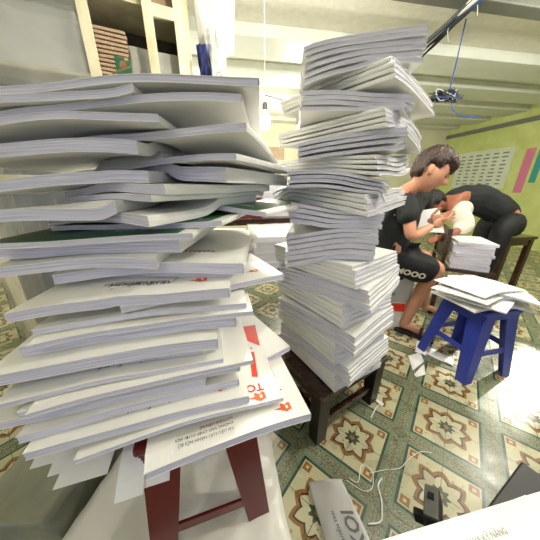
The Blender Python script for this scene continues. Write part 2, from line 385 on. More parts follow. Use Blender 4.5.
# right wall with an added opening, shaped to throw sun patches on the floor
WB0, WB1, WZ0, WZ1 = 2.0, 2.6, 1.38, 1.78
mb = MB()
mb.box(rm(A1 + .05, (B0 + WB0) / 2, 1.3), (.1, WB0 - B0, 2.6), RROT); mb.box(rm(A1 + .05, (WB1 + B1) / 2, 1.3), (.1, B1 - WB1, 2.6), RROT)
mb.box(rm(A1 + .05, (WB0 + WB1) / 2, WZ0 / 2), (.1, WB1 - WB0, WZ0), RROT); mb.box(rm(A1 + .05, (WB0 + WB1) / 2, (WZ1 + 2.6) / 2), (.1, WB1 - WB0, 2.6 - WZ1), RROT)
struct('wall_right', mb, greenw)
mb = MB()
for bb in (WB0, (WB0 + WB1) / 2, WB1): mb.box(rm(A1 + .02, bb, (WZ0 + WZ1) / 2), (.06, .05, WZ1 - WZ0 + .05), RROT)
for zz in (WZ0, WZ1): mb.box(rm(A1 + .02, (WB0 + WB1) / 2, zz), (.06, WB1 - WB0 + .05, .05), RROT)
struct('added_window_1', mb, M['cream'])  # unseen frame added, its middle bar splits the sun patch
mb = MB(); mb.box(rm((A0 + A1) / 2, (B0 + B1) / 2, ZC + .08), (A1 - A0 + .4, B1 - B0 + .2, .1), RROT); struct('ceiling', mb, ceilm)
# steps of the deck: flat soffits hanging under the ceiling
mb = MB(); k = 0; bb = 2.62
while bb < B1 - .1:
    mb.box(rm((A0 + A1) / 2, bb + .2, ZC - .02), (A1 - A0, .40, .10), RROT, bev=.012); bb += .67
    k += 1
struct('trim_1', mb, deckm)
mb = MB(); mb.box(rm(2.8, 1.95, ZC - .03), (3.2, .12, .12), RROT, bev=.01); struct('trim_2', mb, beamm)
mb = MB(); mb.box(rm(A1 - .03, (B0 + B1) / 2, 2.2), (.05, B1 - B0, .07), RROT); struct('trim_3', mb, beamm)
for a in (-1.2, .9, 3.0):                          # joints between ceiling boards
    pass

# ============================================================= RIGHT STACK
SEAT_Z = .30
# --- low wooden stool
def wooden_stool():
    near = at(322, 399, Z=SEAT_Z); g = R(58); dl = Vector((-math.cos(g), math.sin(g), 0)); dr = Vector((math.sin(g), math.cos(g), 0)); A, B = .44, .45
    t = empty('wooden_stool', near + dl * A / 2 + dr * B / 2 - Vector((0, 0, SEAT_Z)), 'dark brown wooden stool on the tiles carrying the tall stack of booklets', 'stool')
    rot = Matrix((dr, dl * -1, Vector((0, 0, 1)))).transposed()
    P = lambda a, b, z: near + dl * a + dr * b + Vector((0, 0, z - SEAT_Z))
    m = MB(); m.box(P(A / 2, B / 2, SEAT_Z - .014), (B, A, .028), rot, bev=.004); m.build('seat', M['wood'], t)
    m = MB()
    for a in (.03, A - .03): m.box(P(a, B / 2, SEAT_Z - .055), (B - .06, .02, .05), rot, bev=.002)
    for b in (.03, B - .03): m.box(P(A / 2, b, SEAT_Z - .055), (.02, A - .06, .05), rot, bev=.002)
    m.build('apron', M['dwood'], t)
    for a in (.035, A - .035):
        for b in (.035, B - .035):
            m = MB(); m.box(P(a, b, (SEAT_Z - .028) / 2), (.066, .058, SEAT_Z - .028), rot, bev=.003, taper=.9); m.build('leg', M['dwood'], t)
    for a in (.035, A - .035):
        m = MB(); m.box(P(a, B / 2, .10), (B - .11, .025, .032), rot, bev=.002); m.build('stretcher', M['wood'], t)
    for b in (.035, B - .035):
        m = MB(); m.box(P(A / 2, b, .13), (.025, A - .11, .032), rot, bev=.002); m.build('stretcher', M['wood'], t)
    return near, dl, dr, A, B
near, dl, dr, SA, SB = wooden_stool()
pile = Pile(.30, .92, SEAT_Z + .0005)
def in_seat(X, Y):
    rx, ry = X - near.x, Y - near.y; a = rx * dl.x + ry * dl.y; b = rx * dr.x + ry * dr.y
    return (a > 0) & (a < SA) & (b > 0) & (b < SB)
pile.seat(in_seat)
# groups from the bottom: (count, angle of the left face, corner-on?, spine side, cx, cy, ztop)
# mode 'L': long side looks left-front, short side right; 'F': short side looks at the viewer
GR = [
 (5, 60, 'L', 1, .335, .965, .375), (5, 52, 'L', 0, .345, .935, .455), (5, 60, 'L', 1, .318, .955, .535), (5, 50, 'L', 0, .330, .92, .615),
 (5, 58, 'L', 1, .308, .94, .70), (5, 44, 'L', 0, .320, .905, .78), (5, 52, 'L', 1, .30, .925, .855), (6, 10, 'F', 0, .272, .90, .96),
 (4, 4, 'F', 1, .262, .895, 1.02), (4, 48, 'L', 3, .295, .89, 1.08), (4, 6, 'F', 1, .262, .88, 1.135), (4, 44, 'L', 3, .29, .88, 1.19),
 (4, 8, 'F', 0, .272, .875, 1.24), (4, 48, 'L', 1, .29, .875, 1.30), (4, 6, 'F', 1, .272, .87, 1.36), (4, 50, 'L', 1, .30, .865, 1.43), (6, 4, 'F', 0, .265, .86, 1.545)]
print('pile right')
gl_ = ['at the very bottom of', 'second group from the bottom of', 'third group from the bottom of', 'fourth group from the bottom of', 'fifth group from the bottom of', 'sixth group from the bottom of', 'seventh group from the bottom of', 'eighth group from the bottom of', 'ninth group from the bottom of',
       'ninth group from the top of', 'eighth group from the top of', 'seventh group from the top of', 'sixth group from the top of', 'fifth group from the top of', 'fourth group from the top of', 'third group from the top of', 'second group from the top of']
gl_ = ['lowest', 'second lowest', 'third lowest', 'fourth lowest', 'fifth lowest', 'sixth lowest', 'seventh lowest', 'eighth lowest', 'middle', 'eighth highest', 'seventh highest', 'sixth highest', 'fifth highest', 'fourth highest', 'third highest', 'second highest', 'topmost']
place_ = {1: ['single'], 4: ['bottom', 'second', 'third', 'top'], 5: ['bottom', 'second', 'middle', 'fourth', 'top'], 6: ['bottom', 'second', 'third', 'fourth', 'fifth', 'top']}
KU, KV = .300, .40
for gi, (n, g, mode, sp, cx, cy, zt) in enumerate(GR):
    if zt > 1.1: zt = 1.1 + (zt - 1.1) * .80; cx -= .002; cy += .02 * (zt - 1.1) / .3
    if gi >= 12: cx += .022
    if gi >= 7: cx -= .032; cy += .06
    else: cx -= .018 + (.028 if gi < 4 else .014); cy += .01 - (.02 if gi < 4 else 0)
    z00 = float(np.max(pile.H[np.abs(pile.X - cx) < .1].max()))
    for k in range(n):
        gg = R(g + random.uniform(-1.0, 1.0)); jx, jy = random.uniform(-.004, .004), random.uniform(-.004, .004)
        l_ = np.array([-math.cos(gg), math.sin(gg)]); r_ = np.array([math.sin(gg), math.cos(gg)]); c = np.array([cx + jx, cy + jy])
        sl = .004 * (k - n / 2)
        Hc = float(pile.sample(np.array([cx]), np.array([cy]))[0]); t = max(.010, min(.024, (zt - Hc) / (n - k)))
        if mode == 'L':
            if sp: C = c - l_ * KV / 2 - r_ * KU / 2 + l_ * sl; du, dv = r_, l_
            else: C = c - l_ * KV / 2 + r_ * KU / 2 + l_ * sl; du, dv = -r_, l_
        else:                                      # short side in front
            if sp == 0: C = c - l_ * KU / 2 - r_ * KV / 2; du, dv = l_, r_          # spine at the right end
            elif sp == 1: C = c + l_ * KU / 2 - r_ * KV / 2; du, dv = -l_, r_       # spine at the left end
            else: C = c - l_ * KV / 2 - r_ * KU / 2; du, dv = r_, l_
            if sp == 2: C = c - l_ * KV / 2 * .9 - r_ * KU / 2
        dr_ = .012 if gi < 7 else .03 + .012 * random.random()
        if gi in (9, 11): dr_ = -.022
        b = lay(pile, C, du, dv, KU, KV, t, droop=dr_, arch=.006 * math.sin(gi * 2.1) + .002 * random.random(), back=.006, wave=.0018 + .0015 * (gi % 3), ph=gi * 1.7, nu=13, nv=10, thin=.16, nblur=2, q=.5)
        booklet_mesh(b, 'white booklet, %s of the %s bundle in the tall stack on the wooden stool' % (place_[n][k], gl_[gi]), 'white booklets in the tall stack')
        if gi < 7 and k == n - 1:
            pt = (b.U - .075, .10) if sp == 0 else (.03, .06)
            print_text(b, 'printed_text', 'TÀI LIỆU', pt[0], pt[1], .012, M['gink'], ang=PI / 2)
    print(gi, 'target', zt, 'got', round(float(pile.sample(np.array([cx]), np.array([cy]))[0]), 3))

# ============================================================= LEFT STACK
RS_Z = .552
pl = Pile(-.15, .52, RS_Z + .0005, half=.75)
rsx, rsy, rsg = -.208, .51, R(17)
def in_rs(X, Y):
    x, y = X - rsx, Y - rsy; a = x * math.cos(rsg) + y * math.sin(rsg); b = y * math.cos(rsg) - x * math.sin(rsg)
    return (np.abs(a) < .145) & (np.abs(b) < .165)
pl.seat(in_rs)
def dirs(g):                                       # g > 0: left end nearer than the right corner
    g = R(g); return np.array([-math.cos(g), -math.sin(g)]), np.array([-math.sin(g), math.cos(g)])
LU, LV = .44, .40
# (px, py of the front right corner's top, Y, angle, kind, droop, arch, back, tmax, size scale, where)
LL = [
 (311, 413, .40, 18, 'a', .018, .008, 0, .020, 1.0, 'booklet whose corner reaches furthest right near the left stack\'s foot', 'furthest reaching cover'),
 (290, 346, .615, 34, 'p', .0, 0, 0, .018, .80, 'booklet whose corner juts right behind the red block cover, pale text near its edge', 'jutting corner booklet'),
 (283, 402, .42, 17, 'b', .016, .006, 0, .022, 1.0, 'booklet with red blocks on its cover, low in the left stack', 'red block cover'),
 (249, 396, .40, 15, 'c', .016, .004, 0, .024, 1.0, 'booklet with orange mark and black line of text, low in the left stack', 'low orange mark cover'),
 (253, 362, .43, 16, 'w', .018, .004, 0, .024, 1.0, 'booklet with wide grey front edge, lying over the low orange marked cover', 'wide edged booklet'),
 (223, 360, .42, 13, 'c', .016, .004, 0, .022, 1.0, 'booklet with orange mark and text, spine set back left of its neighbours', 'set back marked cover'),
 (217, 338, .42, 12, 'w', .020, .004, 0, .024, 1.0, 'plain booklet with a blunt corner below the middle of the left stack', 'blunt cornered booklet'),
 (253, 320, .46, 12, 'w', .022, .006, 0, .028, 1.02, 'long plain booklet reaching past its neighbours below the left stack\'s middle', 'long plain booklet'),
 (246, 303, .47, 10, 'w', .024, .004, 0, .024, 1.0, 'booklet directly under the cover with orange mark and slash', 'plain middle booklet'),
 (284, 274, .60, 28, 'o', .0, .0, .0, .026, .9, 'booklet poking out right at mid stack, orange mark near its corner', 'poking out booklet'),
 (229, 288, .45, 8, 'd', .024, .004, .0, .030, 1.0, 'booklet with orange mark, slash and two rows of small text, left stack', 'slash marked cover'),
 (243, 254, .50, 2, 'e', .020, .004, .0, .022, 1.0, 'booklet with a line of dark red text just under the green covers', 'dark red text cover'),
 (193, 240, .46, 2, 'g', .020, -.004, .0, .022, 1.0, 'lowest green covered booklet, its spine corner left of the others', 'lowest green cover'),
 (222, 228, .50, -8, 'g', .020, -.006, .0, .022, 1.0, 'green covered booklet with yellow and white print near its spine', 'middle green cover'),
 (266, 214, .58, -28, 'g', .010, .006, .0, .018, .9, 'green covered booklet whose long spine points right above the middle green cover', 'right pointing spine'),
 (147, 216, .44, -26, 's', .024, .004, .0, .020, .95, 'lower of two booklets showing cream spines at the left of the left stack', 'lower cream spine'),
 (152, 203, .45, -28, 's', .024, .006, .0, .020, .95, 'upper of two booklets showing cream spines at the left of the left stack', 'upper cream spine'),
 (164, 184, .46, -28, 's', .024, .006, .0, .020, 1.0, 'booklet with a long cream spine running right across the left stack', 'long cream spine'),
 (236, 158, .50, -22, 'w', .024, .004, .01, .022, 1.0, 'booklet whose pale spine slants down right in the upper left stack', 'slanting spine'),
 (246, 122, .47, -12, 'w', .03, .004, .03, .024, 1.05, 'booklet with its broad underside showing in the upper left stack', 'broad underside booklet'),
 (157, 116, .46, 0, 'w', .03, .004, .02, .024, .95, 'third booklet from the top of the left stack, grey spine corner midway', 'third booklet from the top'),
 (242, 112, .47, 0, 'w', .03, .006, .03, .024, 1.0, 'long booklet just below the top pair of the left stack', 'long upper booklet'),
 (133, 92, .46, 2, 'w', .03, .004, .02, .024, .95, 'second booklet from the top of the left stack, spine corner at left', 'second booklet from the top'),
 (259, 98, .47, 2, 'w', .03, .004, .03, .026, 1.05, 'topmost booklet of the left stack, bowed down at its ends', 'topmost booklet'),
]
print('pile left')
first_corner = None
for i, (px, py, Y, g, kind, droop, arch, back, tmax, sc, where, short_) in enumerate(LL):
    tmax += .004; p = at(px, py, Y=Y); du, dv = dirs(g)
    U, V = LU * sc, LV * sc
    if kind == 's': U, V = LU * .92, LV * 1.05
    if i >= 19: V = .31
    if i == 0: U = .37
    nf = 0
    if i >= 12 and kind != 'o':
        for lk in range(4):
            f0 = np.array([p.x - (.16 if px > 200 else .05), p.y])
            q_ = f0 + np.array([-.22, .06]); h_ = float(pl.sample(q_[0:1], q_[1:2])[0])
            if p.z - tmax - h_ < .034: break
            gd, ge = dirs(random.uniform(-8, 6)); c_ = f0 + gd * random.uniform(.0, .07) + ge * random.uniform(.005, .03)
            bf = lay(pl, c_, gd, ge, LU * .85, LV if i < 19 else .32, .024, droop=.02, arch=.006, wave=.002, ph=i + lk * 2, nu=26, nv=16, nblur=3, q=.7)
            booklet_mesh(bf, 'white booklet at left, %sbeneath the %s of the left stack' % (['next ', 'second ', 'third ', 'fourth '][lk], short_), 'booklets in the big left stack')
    while nf < 6 and i != 0 and kind not in 'op' and short_ not in ('right pointing spine', 'middle green cover'):
        q_ = np.array([p.x, p.y]) + du * .05 + dv * .05; h_ = float(pl.sample(q_[0:1], q_[1:2])[0])
        if h_ < 0: h_ = RS_Z
        if p.z - h_ < tmax + .018: break
        n_left = max(1, math.ceil((p.z - h_ - tmax) / .034)); tf = max(.016, min(.034, (p.z - h_ - tmax) / n_left))
        sx = (.03 + .02 * random.random()) if nf % 2 == 0 else random.uniform(.10, .15); sy = random.uniform(.004, .03)
        c_ = np.array([p.x, p.y]) + du * sx + dv * sy; gd, ge = dirs(g + random.uniform(-5, 5))
        bf = lay(pl, c_, gd, ge, LU, LV if i < 19 else .30, tf, droop=droop, arch=arch, back=back, wave=.0025, ph=i + nf * 2, nu=26, nv=16, nblur=3, q=.4)
        booklet_mesh(bf, 'white booklet, %sbeneath the %s in the left stack' % (['directly ', 'second ', 'third ', 'fourth ', 'fifth ', 'sixth '][nf], LL[i][11]), 'booklets in the big left stack')
        nf += 1
    b = lay(pl, (p.x, p.y), du, dv, U, V, .02, droop=droop, arch=arch, back=back, wave=.0015 + .0012 * (i % 3), ph=i * 2.1, nu=26, nv=16, ztop=p.z, tmax=tmax, nblur=3, q=.97 if (kind in 'op' or short_ == 'right pointing spine') else .5)
    lab = where
    booklet_mesh(b, 'white ' + lab if not lab.startswith(('white', 'lowest', 'green', 'plain', 'bottom')) else lab, 'booklets in the big left stack')
    print(i, nf, kind, 'z target', round(p.z, 3), 'got', round(float((b.z + b.T)[0, 0]), 3), 't', round(b.t, 3), 'left end', round(float((b.z + b.T)[-1, 0]), 3))
    if kind in 'acd':
        u0, v0 = {'a': (.055, .05), 'c': uv_of(b, px - 22, py - 10), 'd': (.05, .06)}[kind]
        logo(b, *((uv_of(b, 290, 406)[0] - .005, uv_of(b, 290, 406)[1]) if kind == 'a' else (u0, v0)), .85)
        if kind != 'a': print_text(b, 'printed_text', 'TÀI LIỆU MIỄN PHÍ', u0 + .085, v0 + .004, .016, M['ink'], .0005)
    if kind == 'd':
        print_text(b, 'printed_text', 'TRUNG TÂM LUYỆN THI', .14, .073, .013, M['ink'], .0002); print_text(b, 'printed_text', '/', .125, .085, .03, M['ink'])
        print_text(b, 'printed_title', 'TOÁN LỚP CHÍN', .07, .15, .026, M['dred'], .0006)
    if kind == 'e': print_text(b, 'printed_title', 'TOÁN LỚP CHÍN', .08, .10, .024, M['dred'], .0006)
    if kind == 'a':
        u, v = uv_of(b, 234, 426)
        print_text(b, 'printed_text', 'TÀI LIỆU LƯU HÀNH NỘI BỘ', u, v, .0095, M['ink'], .0); print_text(b, 'printed_text', 'KHÔNG SAO CHÉP DƯỚI MỌI', u, v + .013, .0095, M['ink'], .0)
        print_text(b, 'printed_title', 'HOTLINE LIÊN HỆ', u, v + .026, .0095, M['dred'], .0)
        u, v = uv_of(b, 279, 384); print_text(b, 'printed_title', 'TOÁN', u, v, .030, M['red'], .001)
        u, v = uv_of(b, 273, 372); print_patch(b, 'printed_block', rect(u, u + .012, v - .02, v + .03), M['red'])
        u, v = uv_of(b, 262, 345); print_patch(b, 'printed_banner', rect(u, u + .03, v - .03, v + .06), M['red'])
    if kind == 'b':
        def quad(pts):
            q = [uv_of(b, *p_) for p_ in pts]; return lambda s_, t_: tuple(q[0][k] * (1 - s_) * (1 - t_) + q[1][k] * s_ * (1 - t_) + q[2][k] * s_ * t_ + q[3][k] * (1 - s_) * t_ for k in (0, 1))
        u, v = uv_of(b, 263, 396); logo(b, u - .01, v, .9)
        u, v = uv_of(b, 262, 383); print_text(b, 'printed_title', 'TOÁN', u, v, .032, M['red'], .001)
        print_patch(b, 'printed_block', quad([(249, 352), (254, 352), (258, 377), (252, 377)]), M['red'])
        print_patch(b, 'printed_banner', quad([(241, 327), (255, 325), (260, 346), (245, 340)]), M['red'])
        u, v = uv_of(b, 252, 347); print_text(b, 'printed_text', '9 HK', u, v, .014, M['red'], .0004)
    if kind == 'o': logo(b, .05, .06, .8)
    if kind == 'p': print_text(b, 'printed_text', 'TÀI LIỆU ÔN THI', .09, .03, .012, M['gink'], .0002)
    if kind == 'g':
        print_patch(b, 'green_panel', rect(.030, U - .004, .004, V - .004), M['green'], 24, 14)
        print_text(b, 'printed_text', 'TIẾNG ANH', .07, .07, .022, M['cover'], .0008, off=.0012); print_patch(b, 'yellow_mark', lambda s, t: (.05 + .03 * s, .16 + .03 * t), M['yellow'], 3, 3, off=.0012)

# ============================================================= stools
def plastic_stool(name, cx, cy, g, H, half, splay, m, label, lw=.06):
    t = empty(name, (cx, cy, 0), label, 'stool', rz=g); rt = Matrix.Rotation(g, 3, 'Z')
    W = lambda x, y, z: Vector((cx, cy, 0)) + rt @ Vector((x, y, z))
    mb = MB(); mb.box(W(0, 0, H - .012), (half * 2, half * 2, .024), rt, bev=.008); mb.box(W(0, half - .01, H - .035), (half * 2 - .03, .012, .035), rt); mb.box(W(0, -half + .01, H - .035), (half * 2 - .03, .012, .035), rt)
    mb.box(W(half - .01, 0, H - .045), (.012, half * 2 - .03, .06), rt); mb.box(W(-half + .01, 0, H - .045), (.012, half * 2 - .03, .06), rt); mb.build('seat', m, t)
    f = lambda z: half - .012 + splay * (1 - z / (H - .02))
    for sx in (-1, 1):
        for sy in (-1, 1):
            mb = MB(); bm = mb.bm
            rings = []
            for z in (0, H * .5, H - .02):
                o = f(z); k = lw * (.62 + .38 * z / H); th = .010
                pts = [(o, o), (o - k, o), (o - k, o - th), (o - th, o - th), (o - th, o - k), (o, o - k)]
                rings.append([bm.verts.new(W(sx * a, sy * b, z)) for a, b in pts])
            for A, B in zip(rings, rings[1:]):
                for q in range(6): bm.faces.new((A[q], A[(q + 1) % 6], B[(q + 1) % 6], B[q]))
            bm.faces.new(rings[0]); bm.faces.new(rings[-1][::-1]); mb.build('leg', m, t)
    for zz in (H * .42,):
        o = f(zz) - .006; e = o - .01
        for a, b in (((-e, -o), (e, -o)), ((-e, o), (e, o)), ((-o, -e), (-o, e)), ((o, -e), (o, e))):
            mb = MB(); mb.bar(W(a[0], a[1], zz), W(b[0], b[1], zz), .008, .035); mb.build('crossbar', m, t)
    return t
plastic_stool('plastic_stool', rsx, rsy, rsg, RS_Z, .145, .045, M['redpl'], 'dark red plastic stool underneath the big left stack of booklets', lw=.09)
bc = at(441, 291, Z=.45); BS = Vector((1.27, 1.225, 0))
plastic_stool('plastic_stool', BS.x, BS.y, R(12), .45, .135, .05, M['bluepl'], 'blue plastic stool with loose white papers piled on its seat', lw=.09)

# papers on the blue stool
pb = Pile(BS.x, BS.y, .4505, half=.5); pb.seat(lambda X, Y: (np.abs(X - BS.x) < .14) & (np.abs(Y - BS.y) < .14))
wherep = ['resting directly on the blue stool seat', 'second from the bottom on the blue stool', 'third from the bottom on the blue stool', 'fourth from the bottom on the blue stool', 'pointing furthest left on the blue stool', 'second from the top on the blue stool', 'lying on top of the papers on the blue stool']
for k, (dx, dy, g, t_) in enumerate([(-.02, 0, 12, .012), (.02, .02, -20, .012), (0, -.01, 35, .010), (.03, .02, -5, .012), (-.06, 0, 28, .008), (.04, .01, -30, .010), (-.02, .02, 20, .006)]):
    gg = R(g); du = np.array([math.cos(gg), math.sin(gg)]); dv = np.array([-math.sin(gg), math.cos(gg)]); c = np.array([BS.x + dx, BS.y + dy]); C = c - du * .19 - dv * .13
    b = lay(pb, C, du, dv, .38, .27, t_, droop=.02, arch=.01, back=.01, wave=.004, ph=k * 2, nu=14, nv=10, nblur=2, q=.8)
    booklet_mesh(b, 'white booklet ' + wherep[k], 'booklets on the blue stool')

# dark low table with booklets at the lower right corner
def slab_stool(name, c, dims, rz, m, label, cat, topm=None, legw=.045):
    t = empty(name, (c[0], c[1], 0), label, cat, rz=rz); rt = Matrix.Rotation(rz, 3, 'Z'); W = lambda x, y, z: Vector((c[0], c[1], 0)) + rt @ Vector((x, y, z)); dx, dy, H = dims
    mb = MB(); mb.box(W(0, 0, H - .015), (dx, dy, .03), rt, bev=.004); mb.build('top', topm or m, t)
    mb = MB()
    for s_ in (-1, 1): mb.box(W(0, s_ * (dy / 2 - .03), H - .06), (dx - .08, .018, .06), rt); mb.box(W(s_ * (dx / 2 - .03), 0, H - .06), (.018, dy - .08, .06), rt)
    mb.build('apron', m, t)
    for sx in (-1, 1):
        for sy in (-1, 1):
            mb = MB(); mb.box(W(sx * (dx / 2 - .035), sy * (dy / 2 - .035), (H - .03) / 2), (legw, legw, H - .03), rt, bev=.003); mb.build('leg', m, t)
    return t
slab_stool('low_table', (.60, .13), (.40, .40, .40), R(28), M['black'], 'black low table at the lower right corner under white booklets', 'table')
pr = Pile(.45, .1, .4005, half=.5); pr.seat(lambda X, Y: (np.abs(X - .53) < .2) & (np.abs(Y - .12) < .2))
for k, (g, t_) in enumerate([(13, .016), (9, .018), (11, .016)]):
    du = np.array([math.cos(R(g)), math.sin(R(g))]); dv = np.array([math.sin(R(g)), -math.cos(R(g))]); C = np.array([.175 + .01 * k, .222 + .004 * k])
    b = lay(pr, C, du, dv, .44, .34, t_, arch=.002, wave=.001, nu=14, nv=10, q=.9)
    booklet_mesh(b, 'white booklet, %s of three on the black low table at lower right' % ['lowest', 'middle', 'topmost'][k], 'booklets on the black low table')
print_text(b, 'printed_text', 'PHÁT TRIỂN TƯ DUY VÀ KỸ NĂNG', .07, .040, .013, M['gink']); print_text(b, 'printed_text', 'TRUNG TÂM LUYỆN THI', .10, .062, .013, M['gink'])
# clamp
cl = at(432, 505, Z=.30); t = empty('clamp', cl, 'black plastic clamp with grey slotted face beside the black low table', 'clamp', rz=R(-35))
rt = Matrix.Rotation(R(-35), 3, 'Z') @ Matrix.Rotation(R(-20), 3, 'Y'); W = lambda x, y, z: cl + rt @ Vector((x, y, z))
mb = MB(); mb.box(W(0, 0, -.02), (.035, .085, .06), rt, bev=.004); mb.build('body', M['black'], t)
mb = MB(); mb.box(W(0, 0, .013), (.030, .078, .006), rt, bev=.001); f_ = mb.build('face_plate', mat('worn grey plastic', lin(96, 98, 92), .5, noise_amt=.2), t)
mb = MB(); mb.box(W(0, .01, .018), (.014, .016, .005), rt); sub('slot', mb, M['black'], f_, t)
mb = MB(); mb.box(W(-.03, -.02, -.03), (.03, .02, .03), rt, bev=.004); mb.build('lever', M['blackw'], t)
mb = MB(); mb.tube([W(0, 0, -.05), Vector((cl.x + .02, cl.y - .02, .004))], .009); mb.lathe([(.045, 0), (.045, .006), (.01, .012)], (cl.x + .02, cl.y - .02, .001)); mb.build('stand', M['black'], t)

# white plastic covered bale behind the red stool
def soft_box(name, corners, z0, z1, m, label, cat, parent=None, amp=.01, n=22, seed=0, group=None, rows=8):
    """a box with a wavy skin; corners = four ground points, counter-clockwise"""
    c = [Vector((p[0], p[1], 0)) for p in corners]; bm = bmesh.new(); cen = sum(c, Vector()) / 4 + Vector((0, 0, (z0 + z1) / 2))
    bmesh.ops.create_cube(bm, size=2); bmesh.ops.subdivide_edges(bm, edges=bm.edges[:], cuts=n, use_grid_fill=True)
    for v in bm.verts:
        u, w_, h = (v.co.x + 1) / 2, (v.co.y + 1) / 2, (v.co.z + 1) / 2
        p = c[0] * (1 - u) * (1 - w_) + c[1] * u * (1 - w_) + c[2] * u * w_ + c[3] * (1 - u) * w_; p.z = z0 + (z1 - z0) * h
        nn = noise.noise_vector(p * 7 + Vector((seed, 0, 0))) * amp + noise.noise_vector(p * 23 + Vector((0, seed, 0))) * amp * .4
        if h > .02: p = p + nn + Vector((0, 0, 0))
        v.co = p
    base = Vector((cen.x, cen.y, z0))
    for v in bm.verts: v.co -= base
    me = bpy.data.meshes.new(name); bm.to_mesh(me); bm.free(); o = link(name, me, m, parent, True); o.location = base
    if label: tag(o, label, cat, group)
    return o
soft_box('wrapped_bale', [(-.60, .26), (.085, .24), (-.02, .70), (-.55, .72)], .002, .15, M['bag'], 'white plastic wrapped bale on the floor under the red stool', 'bale', amp=.012, seed=3)
soft_box('plastic_bag', [(-.85, .34), (-.62, .34), (-.62, .66), (-.85, .70)], .002, .24, mat('greenish plastic sheet', lin(150, 152, 132), .3, noise_amt=.35, noise_scale=4, bump=.6), 'dull greenish plastic bag on the floor left of the wrapped bale', 'bag', amp=.025, seed=8)
# thin papers fanned out under the left stack
fan = [(150, 492, .38, 66, .10, .20), (176, 478, .40, 80, .10, .20), (120, 470, .36, 40, .22, .12), (100, 462, .36, 34, .24, .12), (82, 455, .36, 28, .24, .12), (205, 462, .42, 70, .12, .18)]
wf = ['dangling straight down left of the red stool leg', 'dangling in front of the red stool leg', 'third from the left in the fan of sheets under the left stack', 'second from the left in the fan of sheets under the left stack', 'leftmost in the fan of sheets under the left stack', 'small and white, poking out right of the red stool leg']
for k, (px, py, Y, g, a_, b_) in enumerate(fan):
    p = at(px, py, Z=.47 if k in (0, 1, 5) else .50); g = R(g); w_ = .055 if k in (0, 1, 5) else .10
    e1 = Vector((math.cos(R(17)), math.sin(R(17)), 0)); e2 = Vector((-math.sin(R(17)), math.cos(R(17)), 0))
    if k == 5: w_ = .03
    vs = []; n = 8
    for i in range(n + 1):
        f = i / n
        for j in (0, 1):
            q = p - e1 * w_ * (j + (.25 * (1 - f) if k < 3 else 0)) + e2 * (.20 * f) + Vector((0, 0, (RS_Z - .030 - p.z - .0016 * k) * (1 - (1 - min(1, f * 1.6)) ** 2) + .0005))
            vs.append(q)
    fs = [(2 * i, 2 * i + 1, 2 * i + 3, 2 * i + 2) for i in range(n)]; m_ = len(vs); vs += [v - Vector((0, 0, .0008)) for v in vs]; fs += [tuple(m_ + x for x in f[::-1]) for f in fs]
    fs += [(0, 1, m_ + 1, m_), (2 * n, 2 * n + 1, m_ + 2 * n + 1, m_ + 2 * n)]
    for i in range(n): fs += [(2 * i, 2 * i + 2, m_ + 2 * i + 2, m_ + 2 * i), (2 * i + 1, 2 * i + 3, m_ + 2 * i + 3, m_ + 2 * i + 1)]
    o = pydata('loose_sheet', [v - p for v in vs], fs, M['paper']); o.location = p; tag(o, 'loose white sheet ' + wf[k], 'paper', 'loose sheets under the left stack')

# folded grey paper on the floor, and floor litter
def sheet(name, quad, m, label, nx=10, ny=12, bulge=.0, crease=0, amp=.004, th=.001, seed=0, group=None, cat='paper', parent=None):
    a, b, c, d = [Vector(q) for q in quad]; nrm = (b - a).cross(d - a).normalized(); nrm = nrm if nrm.z > 0 else -nrm; vs = []
    for i in range(nx + 1):
        for j in range(ny + 1):
            s_, t_ = i / nx, j / ny; p = a * (1 - s_) * (1 - t_) + b * s_ * (1 - t_) + c * s_ * t_ + d * (1 - s_) * t_
            p = p + nrm * (bulge * math.sin(PI * s_) + crease * (1 - abs(2 * s_ - 1)) + amp * noise.noise(p * 14 + Vector((seed, 0, 0)))); p.z = max(p.z, .003); vs.append(p)
    I = lambda i, j: i * (ny + 1) + j; fs = [(I(i, j), I(i + 1, j), I(i + 1, j + 1), I(i, j + 1)) for i in range(nx) for j in range(ny)]
    n0 = len(vs); vs2 = [v - nrm * th for v in vs]; fs2 = [tuple(n0 + x for x in f[::-1]) for f in fs]; side = []
    per = [I(i, 0) for i in range(nx + 1)] + [I(nx, j) for j in range(1, ny + 1)] + [I(i, ny) for i in range(nx - 1, -1, -1)] + [I(0, j) for j in range(ny - 1, 0, -1)]
    for x, y in zip(per, per[1:] + per[:1]): side.append((y, x, n0 + x, n0 + y))
    o0 = sum((a, b, c, d), Vector()) / 4 if parent is None else Vector((0, 0, 0))
    o = pydata(name, [v - o0 for v in vs + vs2], fs + fs2 + side, m, parent, True); o.location = o0
    if label: tag(o, label, cat, group)
    return o
qa, qb, qc, qd = at(308, 482, Z=.02), at(341, 479, Z=.11), at(378, 556, Z=.13), at(330, 556, Z=.03)
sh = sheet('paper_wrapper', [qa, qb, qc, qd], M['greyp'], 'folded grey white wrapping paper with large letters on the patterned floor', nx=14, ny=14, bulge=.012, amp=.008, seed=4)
def on_quad(name, txt, size, q, s0, t0, m, parent, flip=1, bulge=.012, lift=.003):
    a, b, c, d = q; me = text_mesh(txt, size, size * .02); nrm = (b - a).cross(d - a).normalized(); nrm = nrm if nrm.z > 0 else -nrm; L1 = (b - a).length; L2 = (d - a).length
    for v in me.vertices:
        s_ = s0 - v.co.y / L1; t_ = t0 + (-v.co.x / L2)
        s_ = min(max(s_, 0), 1); p = a * (1 - s_) * (1 - t_) + b * s_ * (1 - t_) + c * s_ * t_ + d * (1 - s_) * t_
        p = p + nrm * (bulge * math.sin(PI * s_) + .008 * noise.noise(p * 14 + Vector((4, 0, 0))) + lift); v.co = p - parent.location
    return link(name, me, m, parent)
